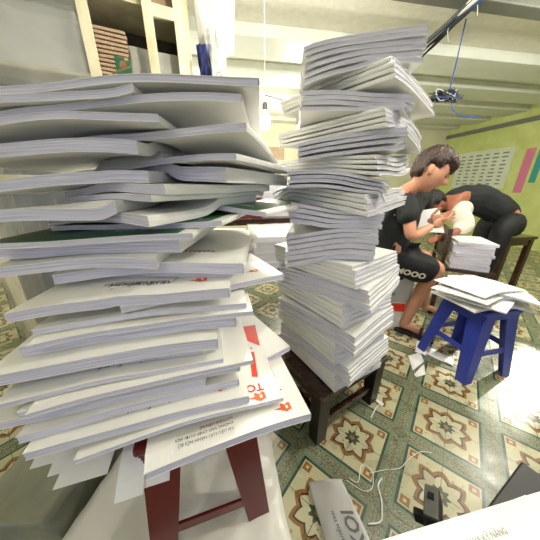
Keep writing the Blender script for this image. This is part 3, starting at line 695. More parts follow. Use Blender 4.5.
on_quad('printed_letters', 'KOI', .055, (qa, qb, qc, qd), .92, .95, mat('faint grey ink', lin(118, 120, 124), .6), sh)
on_quad('printed_text', 'NGUYỄN TRÃI', .014, (qa, qb, qc, qd), .50, .95, M['gink'], sh)
def cord(name, pts, r, m, label, cat='string', group=None, n=6, base=None):
    pts = [Vector(p) for p in pts]; P = []
    for i in range(len(pts) - 1):
        p0, p1, p2, p3 = pts[max(i - 1, 0)], pts[i], pts[i + 1], pts[min(i + 2, len(pts) - 1)]
        for k in range(6):
            t_ = k / 6; P.append(.5 * ((2 * p1) + (p2 - p0) * t_ + (2 * p0 - 5 * p1 + 4 * p2 - p3) * t_ ** 2 + (3 * p1 - p0 - 3 * p2 + p3) * t_ ** 3))
    P.append(pts[-1]); mb = MB(); o0 = Vector(base or pts[0]); mb.tube([p - o0 for p in P], r, n); o = mb.build(name, m, None, True); o.location = o0
    if label: tag(o, label, cat, group)
    return o
fz = lambda L, z=.004: [at(x, y, Z=z) for x, y in L]
cord('string', fz([(349, 478), (358, 482), (361, 466), (368, 467), (373, 476), (372, 488), (364, 491), (352, 484), (346, 480)]), .0016, M['string'], 'thin white string curled in a loop on the tiles by the folded paper')
cord('string', fz([(370, 473), (385, 470), (400, 468), (408, 460), (420, 452), (432, 453)]), .0014, M['string'], 'thin white string trailing right across the patterned tiles')
cord('string', fz([(382, 478), (378, 486), (381, 498), (382, 512), (380, 522), (368, 524)], .005), .0028, M['string'], 'thick white cord bent down beside the folded grey paper')
cord('string', fz([(371, 418), (376, 408), (380, 404)]), .003, M['string'], 'short white scrap of cord at the foot of the wooden stool')
for (quad, lab) in [([(417, 340), (428, 343), (426, 356), (415, 352)], 'small crumpled white scrap beside the front leg of the blue stool'), ([(408, 356), (420, 352), (424, 362), (413, 370)], 'crumpled white scrap on the tiles left of the blue stool'),
                    ([(414, 374), (424, 364), (426, 374), (416, 377)], 'tiny bent white scrap on the tiles below the larger crumpled one'), ([(425, 344), (454, 360), (453, 366), (427, 354)], 'flat white sheet lying on the tiles under the blue stool'), ([(376, 398), (384, 404), (382, 407), (374, 400)], 'narrow white scrap right of the wooden stool leg')]:  # the flat sheet is a patch of sunlight put in as white paper
    sheet('paper_scrap', [at(x, y, Z=.006) for x, y in quad], M['paper'], lab, nx=5, ny=5, amp=.01, seed=len(lab), group='paper scraps on the floor')

# ============================================================= people
def skin_mesh(joints, edges, levels=2):
    me = bpy.data.meshes.new('limbs'); me.from_pydata([tuple(j[0]) for j in joints], edges, []); o = bpy.data.objects.new('limbs', me); COL.objects.link(o)
    sk = o.modifiers.new('s', 'SKIN'); sk.use_smooth_shade = True
    for i, j in enumerate(joints):
        r = j[1] if isinstance(j[1], tuple) else (j[1], j[1]); me.skin_vertices[0].data[i].radius = r; me.skin_vertices[0].data[i].use_root = (i == 0)
    ss = o.modifiers.new('b', 'SUBSURF'); ss.levels = ss.render_levels = levels; return evaluated_mesh(o)
def head_mesh(c, fwd, up, k=1.0, jaw=1):
    """head about .23 m tall with brow, nose, lips, chin and ears"""
    f = fwd.normalized(); u = (up - f * up.dot(f)).normalized(); l = u.cross(f); bm = bmesh.new(); bmesh.ops.create_uvsphere(bm, u_segments=40, v_segments=30, radius=1)
    for v in bm.verts:
        x, y, z = v.co                                # x fwd, y left, z up
        sx, sy, sz = .098, .076, .118
        if z < 0: sy *= 1 - .30 * (-z) ** 1.5; sx *= (1 - .12 * (-z)) if x > 0 else (1 - .45 * (-z))
        X, Y_, Z = x * sx, y * sy, z * sz
        g = lambda y0, z0, wy, wz: math.exp(-((y - y0) / wy) ** 2 - ((z - z0) / wz) ** 2) if x > 0 else 0
        X += .026 * g(0, -.14, .13, .13) + .012 * g(0, .02, .10, .18) - .010 * (g(.38, .06, .17, .10) + g(-.38, .06, .17, .10)) + .006 * g(0, .22, .5, .08) + .008 * g(0, -.42, .22, .07) - .006 * g(0, -.33, .2, .04) + .012 * g(0, -.78, .3, .16)
        v.co = c + (f * X + l * Y_ + u * Z) * k
    for sd in (-1, 1):                               # ears
        r = bmesh.ops.create_uvsphere(bm, u_segments=12, v_segments=8, radius=1)
        for v in r['verts']: x, y, z = v.co; v.co = c + (f * (-.008 + x * .018 - .004 * z) + l * (sd * (.074 + .012 * y + .006 * (-x))) + u * (-.012 + z * .031)) * k
    me = bpy.data.meshes.new('head'); bm.to_mesh(me); bm.free(); return me
def hand_meshes(wrist, d, palm_n, curl=.5, k=1.0):
    """palm, four unequal bent fingers and a thumb off the side of the palm"""
    d = d.normalized(); n = (palm_n - d * palm_n.dot(d)).normalized(); s_ = n.cross(d); out = [] ; P = lambda a, b, c: wrist + (d * a + s_ * b + n * c) * k
    out.append(skin_mesh([(P(0, 0, 0), (.020 * k, .028 * k)), (P(.045, 0, 0), (.014 * k, .038 * k)), (P(.085, 0, .002), (.012 * k, .038 * k))], [(0, 1), (1, 2)], 1))
    for i, (b, L) in enumerate(((-.030, .062), (-.010, .072), (.010, .078), (.030, .070))):
        a0 = curl * .5; x, z = .085, .002; J = [(P(.06, b * .9, 0), .009 * k), (P(x, b, z), .0095 * k)]
        for q, fr in enumerate((.45, .30, .25)): x += L * fr * math.cos(a0); z += L * fr * math.sin(a0); a0 += curl * .6; J.append((P(x, b * 1.05, z), (.0088 - .0009 * q) * k))
        out.append(skin_mesh(J, [(q, q + 1) for q in range(4)], 1))
    out.append(skin_mesh([(P(.02, .02, 0), .012 * k), (P(.045, .048, .012), .0115 * k), (P(.068, .060, .028), .010 * k), (P(.088, .058, .042), .009 * k)], [(0, 1), (1, 2), (2, 3)], 1)); return out
def fuse(meshes, voxel=.006, name='body', smooth_it=2):
    bm = bmesh.new()
    for me in meshes: bm.from_mesh(me); bpy.data.meshes.remove(me)
    me = bpy.data.meshes.new(name); bm.to_mesh(me); bm.free(); o = bpy.data.objects.new(name, me); COL.objects.link(o)
    rm_ = o.modifiers.new('r', 'REMESH'); rm_.mode = 'VOXEL'; rm_.voxel_size = voxel; rm_.use_smooth_shade = True
    sm = o.modifiers.new('m', 'SMOOTH'); sm.iterations = smooth_it; sm.factor = .5; return evaluated_mesh(o)
def place(me, name, m, base, parent=None):
    me.transform(Matrix.Translation(-Vector(base))); me.name = name; o = link(name, me, m, parent, True); return o
def offset_fold(me, amp, sc, seed):
    for v in me.vertices: v.co = v.co + Vector(v.normal) * (amp * noise.noise(Vector((v.co.x * sc, v.co.y * sc, v.co.z * sc * .6)) + Vector((seed, 0, 0))))
    return me
def hair_mesh(c, fwd, up, k, seed, back_low=-.55, front=.40, extra=.012):
    f = fwd.normalized(); u = (up - f * up.dot(f)).normalized(); l = u.cross(f); bm = bmesh.new(); bmesh.ops.create_uvsphere(bm, u_segments=64, v_segments=44, radius=1); dead = []
    for v in bm.verts:
        x, y, z = v.co; lim = front + (.10 * math.sin(y * 9 + seed)) if x > .35 else (back_low + (x + 1) * .45 if x > -1 else back_low)
        if x <= .35: lim = back_low + max(0, (x + .5)) * .62
        if abs(y) > .78 and -.3 < x < .35: lim = max(lim, .12)
        sx, sy, sz = .098, .076, .118
        if z < 0: sy *= 1 - .30 * (-z) ** 1.5; sx *= 1 if x > 0 else (1 - .45 * (-z))
        th = extra * (1 + 1.0 * max(0, z)) + .007 * noise.noise(Vector((x * 5, y * 9, z * 5)) + Vector((seed, 0, 0))) + .004 * noise.noise(Vector((x * 14, y * 26, z * 9)))
        if z < lim: th = -.004
        elif z < lim + .14: th *= (z - lim) / .14 * .7 + .3
        if x > .3 and z > lim: th += .012 * max(0, x) * (1 - z)
        n = Vector((x * sx, y * sy, z * sz)); nn = Vector((x / sx, y / sy, z / sz)).normalized(); q = n + nn * th; v.co = c + (f * q.x + l * q.y + u * q.z) * k
        if z < lim - .12: dead.append(v)
    bmesh.ops.delete(bm, geom=dead, context='VERTS'); me = bpy.data.meshes.new('hair'); bm.to_mesh(me); bm.free(); return me

# --- the young man seated on cartons
hc = at(430, 172, t=1.37); nk = at(408, 190, t=1.45); shn = at(407, 199, t=1.38); shf = at(424, 196, t=1.66); ch = at(396, 215, t=1.55); pel = at(388, 256, t=1.70)
el = at(411, 238, t=1.36); hd = at(432, 226, t=1.42); kn = at(440, 268, t=1.60); an = at(407, 312, t=1.78); pelf = pel + Vector((.02, .16, 0)); knf = kn + Vector((.04, .22, .02)); anf = Vector((1.42, 1.85, .06))
base = Vector((pel.x, pel.y, pel.z - .10))
person = empty('person', base, 'young man with short brown hair in black t-shirt and shorts seated on cartons, looking down', 'person')
hf = Vector((.78, -.40, -.50)); hu = Vector((.55, 0, .83))
foot = an + Vector((.02, .0, -.03))
J = [(pel, (.11, .13)), ((pel + ch) / 2, (.10, .14)), (ch, (.10, .15)), (nk + Vector((-.03, .02, -.04)), (.06, .08)), (nk, .048), (hc + Vector((-.04, .0, -.06)), .05),
     (shn, .045), (shn * .45 + el * .55, .038), (el, .036), (el * .4 + hd * .6, .031), (hd, .022),
     (shf, .045), (shf + Vector((.06, .02, -.22)), .036), (hd + Vector((.08, .15, .01)), .024),
     (pel + Vector((.03, -.05, -.02)), .085), ((pel + kn) / 2 + Vector((.02, -.04, .0)), .078), (kn, .056), (kn * .6 + an * .4 + Vector((-.02, 0, 0)), .053), (an, .034), (foot + Vector((.02, -.01, 0)), .034),
     (pelf, .085), ((pelf + knf) / 2, .075), (knf, .056), (knf * .6 + anf * .4, .052), (anf, .034)]
Ed = [(0, 1), (1, 2), (2, 3), (3, 4), (4, 5), (2, 6), (6, 7), (7, 8), (8, 9), (9, 10), (2, 11), (11, 12), (12, 13), (0, 14), (14, 15), (15, 16), (16, 17), (17, 18), (18, 19), (0, 20), (20, 21), (21, 22), (22, 23), (23, 24)]
def foot_mesh(a, d, k=1):
    d = Vector((d.x, d.y, 0)).normalized(); s_ = Vector((-d.y, d.x, 0)); z0 = .022
    return skin_mesh([(Vector((a.x, a.y, z0 + .03)) - d * .03, (.030, .034)), (Vector((a.x, a.y, z0 + .035)) + d * .05, (.028, .030)), (Vector((a.x, a.y, z0 + .018)) + d * .13, (.016, .040)), (Vector((a.x, a.y, z0 + .012)) + d * .19, (.010, .036))], [(0, 1), (1, 2), (2, 3)], 1)
fd = Vector((.75, -.65, 0)).normalized(); an0 = Vector((an.x, an.y, .07))
J[18] = (an0, .034); J[19] = (an0 + Vector((0, 0, -.02)), .034)
body = fuse([skin_mesh(J, Ed), head_mesh(hc, hf, hu, 1.0)] + hand_meshes(hd, Vector((.75, .1, .30)), Vector((0, .6, .8)), .55) + hand_meshes(hd + Vector((.08, .15, .01)), Vector((.8, -.1, .2)), Vector((0, -.6, .8)), .5) + [foot_mesh(an0, fd), foot_mesh(anf, fd)], .006)
place(body, 'body', M['skin'], base, person)
place(hair_mesh(hc, hf, hu, 1.0, 2.0, extra=.018), 'hair', M['hair'], base, person)
eb = hf.normalized(); ub = (hu - eb * hu.dot(eb)).normalized(); lb = ub.cross(eb)
for sd in (-1, 1):
    mb = MB(); pts = [hc + (eb * (.088 - .010 * abs(q - 2) * .5) + lb * sd * (.020 + .009 * q) + ub * (.026 + .003 * (1 - abs(q - 2)))) * 1.0 for q in range(5)]; mb.tube(pts, [.002, .004, .004, .003, .001]); mb.build('eyebrow', M['bhair'], person)
    mb = MB(); mb.tube([hc + (eb * (.087 - .004 * q) + lb * sd * (.022 + .010 * q) + ub * .004) * 1.0 for q in range(3)], [.002, .0035, .002]); mb.build('eyelashes', M['bhair'], person)
tj = [(pel + Vector((0, 0, .02)), (.125, .145)), ((pel + ch) / 2, (.115, .155)), (ch, (.118, .165)), (nk + Vector((-.035, .02, -.06)), (.07, .09)), (nk + Vector((-.01, 0, -.015)), .056), (shn, .062), (shn * .34 + el * .66, .064), (shf, .062), (shf + Vector((.04, .02, -.13)), .058)]
ts = fuse([skin_mesh(tj, [(0, 1), (1, 2), (2, 3), (3, 4), (2, 5), (5, 6), (2, 7), (7, 8)])], .009, 'shirt', 1); place(offset_fold(ts, .014, 13, 5), 't_shirt', M['tee'], base, person)
sj = [(pel + Vector((.01, .03, -.01)), (.13, .15)), (pel + Vector((.04, -.05, -.02)), .108), ((pel + kn) / 2 + Vector((.02, -.04, -.02)), .118), (kn + Vector((-.02, -.01, -.035)), .112), (pelf, .108), ((pelf + knf) / 2, .098), (knf + Vector((-.03, 0, 0)), .085)]
so_ = fuse([skin_mesh(sj, [(0, 1), (1, 2), (2, 3), (0, 4), (4, 5), (5, 6)])], .009, 'shorts', 1)
offset_fold(so_, .014, 12, 9); co_ = [(v.co.copy(), v.normal.copy()) for v in so_.vertices]
shorts = place(so_, 'shorts', M['shorts'], base, person)
from mathutils.bvhtree import BVHTree
bv = BVHTree.FromPolygons([v.co + base for v in so_.vertices], [tuple(p.vertices) for p in so_.polygons])
me = text_mesh('MOOO', .056, .0025); cO = Vector((0, 0, CZ)); ok = True
wid = max(v.co.x for v in me.vertices)
side_n = Vector((-.35, -.90, .15)).normalized(); ax = ((kn - pel) - side_n * (kn - pel).dot(side_n)).normalized(); ay = side_n.cross(ax); ay = ay if ay.z > 0 else -ay
st = (pel + kn) / 2 + Vector((0, -.04, 0)) - ax * .12 - ay * .085
for v in me.vertices:
    q = st + ax * v.co.x + ay * v.co.y; h = bv.ray_cast(q + side_n * .4, -side_n); p = (h[0] + side_n * .004) if h[0] is not None else q + side_n * .1; v.co = p - base
link('printed_letters', me, mat('cream ink', lin(226, 220, 196), .6), shorts)
# sandals
mb = MB(); c0 = Vector((an0.x, an0.y, 0))
mb.box(c0 + fd * .075 + Vector((0, 0, .012)), (.27, .095, .020), Matrix.Rotation(math.atan2(fd.y, fd.x), 3, 'Z'), bev=.008)
sd_ = MB(); t = empty('sandal', c0, 'black sandal on the foot of the young man beside the cartons', 'sandal'); mb.build('sole', M['blackw'], t)
mb = MB(); s_ = Vector((-fd.y, fd.x, 0)); q = c0 + fd * .12
mb.tube([q - s_ * .044 + Vector((0, 0, .02)), q - s_ * .036 + Vector((0, 0, .06)), q + Vector((0, 0, .074)), q + s_ * .036 + Vector((0, 0, .06)), q + s_ * .044 + Vector((0, 0, .02))], .010); mb.build('strap', M['blackw'], t)
# paper he holds
ph = hd + Vector((.06, .10, -.01)); sheet('held_paper', [ph + Vector((-.06, .04, -.06)), ph + Vector((.13, .03, -.06)), ph + Vector((.10, .10, .10)), ph + Vector((-.03, .11, .08))], M['paper'], 'white paper held up in the hands of the seated young man', bulge=.01)

# --- cartons he sits on
def carton(c, dims, rz, m, label, name='carton', band=None, text=None, group=None):
    t = empty(name, c, label, 'carton', group, rz=rz); rt = Matrix.Rotation(rz, 3, 'Z'); W = lambda x, y, z: Vector(c) + rt @ Vector((x, y, z)); dx, dy, dz = dims
    mb = MB(); mb.box(W(0, 0, dz / 2), (dx, dy, dz), rt, bev=.004); mb.build('box', m, t)
    mb = MB()
    for s_ in (-1, 1): mb.box(W(0, s_ * dy / 4, dz + .0015), (dx - .004, dy / 2 - .004, .003), rt)
    mb.build('flap', m, t)
    if band:
        mb = MB(); mb.box(W(0, 0, dz + .0035), (dx + .001, .06, .0015), rt); mb.box(W(dx * .22, -dy / 2 - .001, band[0]), (dx * .45, .002, band[1]), rt); mb.build('printed_band', M['red'], t)
    if text:
        me = text_mesh(text, .024, .0008)
        for v in me.vertices: v.co = rt.inverted() @ (W(-.02 + v.co.x, -dy / 2 - .003, dz * .22 + v.co.y) - Vector(c))
        link('printed_text', me, M['ink'], t)
        mb = MB()
        for q in range(2): mb.lathe([(.012, 0), (.012, .002)], (0, 0, 0), 16)
        bmesh.ops.translate(mb.bm, verts=mb.bm.verts[:32], vec=(-.035, 0, 0))
        for v in mb.bm.verts: v.co = W(-.06 + v.co.x, -dy / 2 - .001 - v.co.z, dz * .26 + v.co.y)
        mb.build('printed_icons', M['ink'], t)
    return t
CX, CY, CR = .86, 1.80, R(-6)
carton((CX, CY, 0), (.50, .40, .25), CR, M['carton'], 'lower white carton on the floor under the seated young man', band=(.20, .07))
carton((CX, CY, .255), (.50, .40, .225), CR, M['carton'], 'upper white carton with red tape on top, used as a seat by the young man', band=(.30, .0001), text='HÀNG DỄ VỠ')

# --- second person, bending over at the right edge
h2 = at(438, 204, t=2.2); s2 = at(452, 205, t=2.15); s2f = s2 + Vector((.05, .25, .02)); m2 = at(476, 196, t=2.25); p2 = at(515, 222, t=2.3); e2 = at(463, 228, t=2.1); w2 = at(446, 236, t=2.05)
b2 = Vector((p2.x, p2.y, .45)); per2 = empty('person', b2, 'person bending forward in black vest and white sleeves, right of the seated young man', 'person')
k2, a2 = p2 + Vector((-.30, -.20, -.02)), Vector((p2.x - .30, p2.y - .16, .06)); k3, a3 = k2 + Vector((.05, .25, 0)), a2 + Vector((.05, .25, 0))
J2 = [(p2, .12), (m2, (.11, .14)), (s2 + Vector((.06, .1, .0)), (.09, .13)), (h2 * .5 + s2 * .5 + Vector((0, .06, 0)), .05), (s2, .055), (e2, .040), (w2, .026), (s2f, .05), (s2f + Vector((-.05, .0, -.18)), .04), (w2 + Vector((0, .15, 0)), .026), (k2, .075), (a2, .036), (k3, .075), (a3, .036)]
E2 = [(0, 1), (1, 2), (2, 3), (2, 4), (4, 5), (5, 6), (2, 7), (7, 8), (8, 9), (0, 10), (10, 11), (0, 12), (12, 13)]
f2 = Vector((-.55, -.25, -.80)); u2 = Vector((-.75, -.1, .55)); hh = h2 + Vector((-.02, .03, 0))
place(fuse([skin_mesh(J2, E2), head_mesh(hh, f2, u2)] + hand_meshes(w2, Vector((-.8, .1, -.25)), Vector((0, .3, -.9)), .6) + [foot_mesh(a2, Vector((-1, -.3, 0))), foot_mesh(a3, Vector((-1, -.3, 0)))], .008), 'body', M['skind'], b2, per2)
place(hair_mesh(hh, f2, u2, 1.0, 5.0, extra=.020), 'hair', M['bhair'], b2, per2)
place(offset_fold(fuse([skin_mesh([(p2 + Vector((-.02, 0, .01)), .14), (m2, (.13, .16)), (s2 + Vector((.06, .1, .01)), (.105, .15)), (s2 + Vector((.0, .08, .015)), (.085, .12))], [(0, 1), (1, 2), (2, 3)])], .010, 'vest', 1), .012, 12, 3), 'vest', M['tee'], b2, per2)
place(offset_fold(fuse([skin_mesh([(s2 + Vector((.16, .0, -.05)), .085), (s2 + Vector((.03, -.03, -.02)), .10), (e2 + Vector((.02, 0, 0)), .085), (w2 * .45 + e2 * .55, .058)], [(0, 1), (1, 2), (2, 3)])], .010, 'sleeve', 1), .02, 10, 7), 'sleeve', M['wtee'], b2, per2)
place(offset_fold(fuse([skin_mesh([(p2, .145), (k2, .095), (a2 + Vector((0, 0, .12)), .055), (k3, .095), (a3 + Vector((0, 0, .12)), .055)], [(0, 1), (1, 2), (0, 3), (3, 4)])], .010, 'trousers', 1), .01, 10, 7), 'trousers', M['shorts'], b2, per2)
slab_stool('stool', (p2.x, p2.y + .05), (.34, .34, p2.z - .13), R(10), M['wood'], 'wooden stool under the bending person at the right', 'stool')
# --- wooden chair with papers
ch_ = Vector((1.70, 1.93, 0)); rz = R(-25); t = empty('wooden_chair', ch_, 'dark reddish wooden chair behind the papers on the blue stool', 'chair', rz=rz); rt = Matrix.Rotation(rz, 3, 'Z'); W = lambda x, y, z: ch_ + rt @ Vector((x, y, z))
mb = MB(); mb.box(W(0, 0, .43), (.38, .38, .025), rt, bev=.004); mb.build('seat', M['wood'], t)
for sx in (-1, 1):
    for sy in (-1, 1):
        mb = MB(); mb.box(W(sx * .165, sy * .165, .21), (.035, .035, .42), rt, bev=.002); mb.build('leg', M['wood'], t)
mb = MB()
for sy in (-1, 1): mb.box(W(-.175, sy * .165, .60), (.03, .035, .32), rt, bev=.003)
mb.box(W(-.175, 0, .745), (.032, .36, .05), rt, bev=.004); mb.box(W(-.175, 0, .52), (.03, .32, .03), rt, bev=.002); mb.build('back_frame', M['wood'], t)
mb = MB(); mb.box(W(-.175, 0, .63), (.012, .20, .19), rt, bev=.002); mb.build('back_panel', M['dwood'], t)
pc = Pile(ch_.x, ch_.y, .4435, half=.4); pc.seat(lambda X, Y: (np.abs(X - ch_.x) < .17) & (np.abs(Y - ch_.y) < .17))
for k in range(10):
    gg = rz + R(random.uniform(-6, 6)); du = np.array([math.cos(gg), math.sin(gg)]); dv = np.array([-math.sin(gg), math.cos(gg)]); c = np.array([ch_.x, ch_.y]) + du * .02; C = c - du * .13 - dv * .17
    b = lay(pc, C, du, dv, .26, .34, .022, droop=.004, wave=.001, nu=8, nv=8, q=.9)
    booklet_mesh(b, 'white booklet, %s in the neat pile on the wooden chair' % ['lowest', 'second lowest', 'third lowest', 'fourth lowest', 'fifth lowest', 'fifth highest', 'fourth highest', 'third highest', 'second highest', 'topmost'][k], 'booklets on the wooden chair')

# ============================================================= behind: bench, wrapped paper, cartons
tb = Vector((-.05, 1.72, 0)); slab_stool('work_table', (tb.x, tb.y), (1.05, .55, .56), R(9.5), M['dwood'], 'black wooden table between the two stacks, under the wrapped paper', 'table', topm=M['dwood'], legw=.06)
def TW(x, y, z): v = Matrix.Rotation(R(9.5), 3, 'Z') @ Vector((x, y, 0)); return tb + v + Vector((0, 0, z))
pt_ = Pile(tb.x, tb.y, .5605, half=.7); pt_.seat(lambda X, Y: (np.abs(X - tb.x) < .5) & (np.abs(Y - tb.y) < .27))
def reams(n, cx, cy, U, V, t_, where, grp, mt=None):
    for k in range(n):
        gg = R(9.5 + random.uniform(-4, 4)); du = np.array([math.cos(gg), math.sin(gg)]); dv = np.array([-math.sin(gg), math.cos(gg)]); p = TW(cx, cy, 0); c = np.array([p.x + random.uniform(-.01, .01), p.y]); C = c - du * U / 2 - dv * V / 2
        b = lay(pt_, C, du, dv, U, V, t_, droop=.003, wave=.001, nu=8, nv=8, q=.9)
        od = ['lowest', 'second', 'third', 'fourth', 'fifth', 'sixth', 'seventh', 'eighth', 'ninth', 'tenth'][k]
        booklet_mesh(b, 'white booklet, %s from below %s' % (od, where) if k else 'white booklet, lowest %s' % where, grp)
reams(6, .13, -.05, .42, .34, .036, 'in the wrapped pile on the black table', 'wrapped booklets on the black table')
zt_ = float(pt_.H.max()) + .004
q = [TW(-.11, -.25, 0), TW(.37, -.25, 0), TW(.37, .15, 0), TW(-.11, .15, 0)]
soft_box('plastic_wrap', [(v.x, v.y) for v in q], .5615, zt_ + .02, M['film'], 'clear crinkled plastic wrap around the booklets on the black table', 'plastic wrap', amp=.008, seed=2)
reams(7, -.28, .0, .30, .36, .03, 'in the unwrapped pile on the black table', 'unwrapped booklets on the black table')
# second table row further back, carrying cartons and paper piles
tb2 = rm(.55, 3.3); slab_stool('long_table', (tb2.x, tb2.y), (2.2, .6, .70), R(9.5), M['wood'], 'brown long table further back behind the stacks', 'table', legw=.06)
def TW2(x, y, z): v = Matrix.Rotation(R(9.5), 3, 'Z') @ Vector((x, y, 0)); return tb2 + v + Vector((0, 0, z))
def row_pile(x, n, U, V, t_, where, mcol=None):
    P = Pile(TW2(x, 0, 0).x, TW2(x, 0, 0).y, .7005, half=.35); P.seat(lambda X, Y: X > -99)
    for k in range(n):
        gg = R(9.5 + random.uniform(-8, 8)); du = np.array([math.cos(gg), math.sin(gg)]); dv = np.array([-math.sin(gg), math.cos(gg)]); p = TW2(x, 0, 0); c = np.array([p.x + random.uniform(-.02, .02), p.y]); C = c - du * U / 2 - dv * V / 2
        P.H = np.where((np.abs(P.X - p.x) < U) & (np.abs(P.Y - p.y) < V), P.H, -9)
        b = lay(P, C, du, dv, U, V, t_, wave=.003, nu=6, nv=6, q=.9); booklet_mesh(b, 'white booklet, %s %s' % (['lowest', 'second', 'third', 'fourth', 'fifth', 'sixth', 'seventh', 'eighth', 'ninth', 'topmost'][k if k < n - 1 else 9], where), 'booklets far back on the long table')
row_pile(.10, 9, .42, .30, .045, 'in the far pile on the long table between the stacks')
cc = TW2(-.28, 0, .7005); carton(cc, (.30, .30, .24), R(9.5), M['maroon'], 'maroon box on the long table seen between the stacks')
cc = TW2(-.28, 0, .95); carton(cc, (.28, .26, .20), R(14), M['cloth'], 'grey box on the maroon box on the long table')
cc = TW2(.48, -.02, .7005); carton(cc, (.28, .34, .28), R(9.5), M['gbox'], 'dark green box on the long table beside the tall stack')
# wall shelf with cream cartons under the ceiling
shf_ = rm(.15, B1 - .22, 1.60); t = empty('wall_shelf', shf_, 'cream wall shelf high on the back wall behind the bulb', 'shelf', rz=R(9.5))
mb = MB(); mb.box(shf_ + Vector((0, 0, -.015)), (2.6, .40, .03), RROT); mb.build('board', M['cream'], t)
for a in (-.9, 0, .9):
    mb = MB(); q = shf_ + RA * a; mb.box(q + RB * .19 + Vector((0, 0, -.12)), (.03, .02, .20), RROT); mb.box(q + Vector((0, 0, -.04)), (.03, .38, .02), RROT); mb.build('bracket', M['cream'], t)
for k, (a, w_, h_, m_, lab) in enumerate([(-.55, .42, .24, 'cartoncream', 'leftmost cream carton on the wall shelf'), (-.08, .40, .26, 'cartoncream', 'cream carton on the wall shelf left of the bulb'), (.36, .40, .22, 'cartoncream', 'cream carton on the wall shelf right of the bulb'), (.82, .38, .24, 'card', 'tan carton on the wall shelf behind the tall stack')]):
    carton(shf_ + RA * a + Vector((0, 0, .001)), (w_, .34, h_), R(9.5), M[m_], lab)
bk = shf_ + RA * .26 + Vector((0, 0, .226)); mb = MB(); mb.lathe([(.001, .001), (.08, .001), (.11, .05), (.10, .12), (.06, .15), (.05, .16), (.001, .16)], (0, 0, 0)); o = mb.build('cloth_bundle', M['card'], None, True); o.location = bk; tag(o, 'small tan cloth bundle on top of a cream carton on the wall shelf', 'bundle')

# ============================================================= cabinet, upper left
c0 = Vector((-.53, 1.90, 0)); cd = Vector((-.91, -.41, 0)).normalized(); cb = Vector((-.41, .91, 0)).normalized(); crot = Matrix((-cd, cb, Vector((0, 0, 1)))).transposed(); CH = 2.34
K = lambda s_, d, z: c0 + cd * s_ + cb * d + Vector((0, 0, z))
t = empty('glass_cabinet', K(.6, .2, 0), 'tall cream wooden cabinet with glass doors behind the left stack', 'cabinet')
mb = MB()
for s_ in (.01, 1.30):
    for d in (.02, .38): mb.box(K(s_, d, CH / 2), (.045, .04, CH), crot, bev=.002)
mb.box(K(.655, .2, CH - .02), (1.33, .40, .04), crot); mb.box(K(.655, .2, .06), (1.33, .40, .04), crot); mb.build('frame', M['cream'], t)
mb = MB(); mb.box(K(.655, .385, CH / 2), (1.28, .012, CH - .1), crot); mb.build('back_panel', M['dark'], t)
mb = MB()
for s_ in (.002, 1.308): mb.box(K(s_, .2, CH / 2), (.008, .33, CH - .1), crot)
mb.build('side_panel', M['cream'], t)
for z in (.6, 1.15, 1.72, 2.12):
    mb = MB(); mb.box(K(.655, .2, z), (1.27, .34, .02), crot); mb.build('shelf', M['cream'], t)
def cdoor(s0, s1, open_a, glass):
    h = K(s0, 0, 0); a = Matrix.Rotation(open_a, 3, 'Z'); dd = a @ cd; nn = a @ cb; r3 = Matrix((-dd, nn, Vector((0, 0, 1)))).transposed(); w_ = s1 - s0; mb = MB()
    for q in (.028, w_ - .028): mb.box(h + dd * q + Vector((0, 0, 1.2)) - nn * .012, (.055, .026, 2.16), r3, bev=.002)
    for z in (.15, 1.13, 2.08, 2.25): mb.box(h + dd * w_ / 2 - nn * .012 + Vector((0, 0, z)), (w_ - .11, .024, .06), r3, bev=.002)
    d_ = mb.build('door', M['cream'], t)
    if glass: mb = MB(); mb.box(h + dd * w_ / 2 - nn * .012 + Vector((0, 0, 1.2)), (w_ - .1, .004, 2.08), r3); sub('pane', mb, M['glass'], d_, t)
    mb = MB(); mb.box(h + dd * (w_ - .03) - nn * .035 + Vector((0, 0, 1.3)), (.015, .025, .10), r3, bev=.003); sub('handle', mb, M['brass'], d_, t)
cdoor(.02, .25, 0, False); cdoor(.52, 1.29, R(0), True)
for k in range(11):
    mb = MB(); z = 1.733 + k * .0215; o = MB(); o.box((0, 0, .008), (.17 - .004 * (k % 3), .24, .014), crot @ Matrix.Rotation(R(random.uniform(-4, 4)), 3, 'Z')); ob = o.build('cardboard_sheet', M['card'], None); ob.location = K(.445, .14, z)
    tag(ob, 'tan cardboard sheet, %s in the pile inside the cabinet' % ['lowest', 'second lowest', 'third lowest', 'fourth lowest', 'fifth lowest', 'middle', 'fifth highest', 'fourth highest', 'third highest', 'second highest', 'topmost'][k], 'cardboard', 'tan cardboard sheets in the cabinet')
gl = K(.40, .02, 1.733); t2 = empty('small_card', gl, 'small green card with an oval picture leaning in the cabinet', 'card'); 
mb = MB(); mb.box(gl + Vector((0, 0, .05)), (.085, .006, .10), crot, bev=.002); mb.build('card', M['green'], t2); mb = MB(); mb.lathe([(.02, 0), (.02, .001)], (0, 0, 0), 18)
for v in mb.bm.verts: v.co = gl + Vector((0, 0, .06)) + crot @ Vector((v.co.x, -.0035 - v.co.z, v.co.y * 1.2))
mb.build('oval_picture', M['photo'], t2)
q = [K(.62, .12, 0), K(1.24, .12, 0), K(1.24, .34, 0), K(.62, .34, 0)]
soft_box('folded_cloth', [(v.x, v.y) for v in q], 1.731, 2.05, M['carton'], 'added pale cloth imitating reflections in the glass door at the left of the cabinet', 'cloth', amp=.02, seed=11)  # cloth added so the glass looks pale, in place of reflections
q = [K(.04, .10, 0), K(.36, .10, 0), K(.36, .34, 0), K(.04, .34, 0)]
soft_box('folded_cloth', [(v.x, v.y) for v in q], 1.731, 1.93, M['cloth'], 'grey folded cloth bundle on the shelf behind the cabinet posts', 'cloth', amp=.008, seed=5)
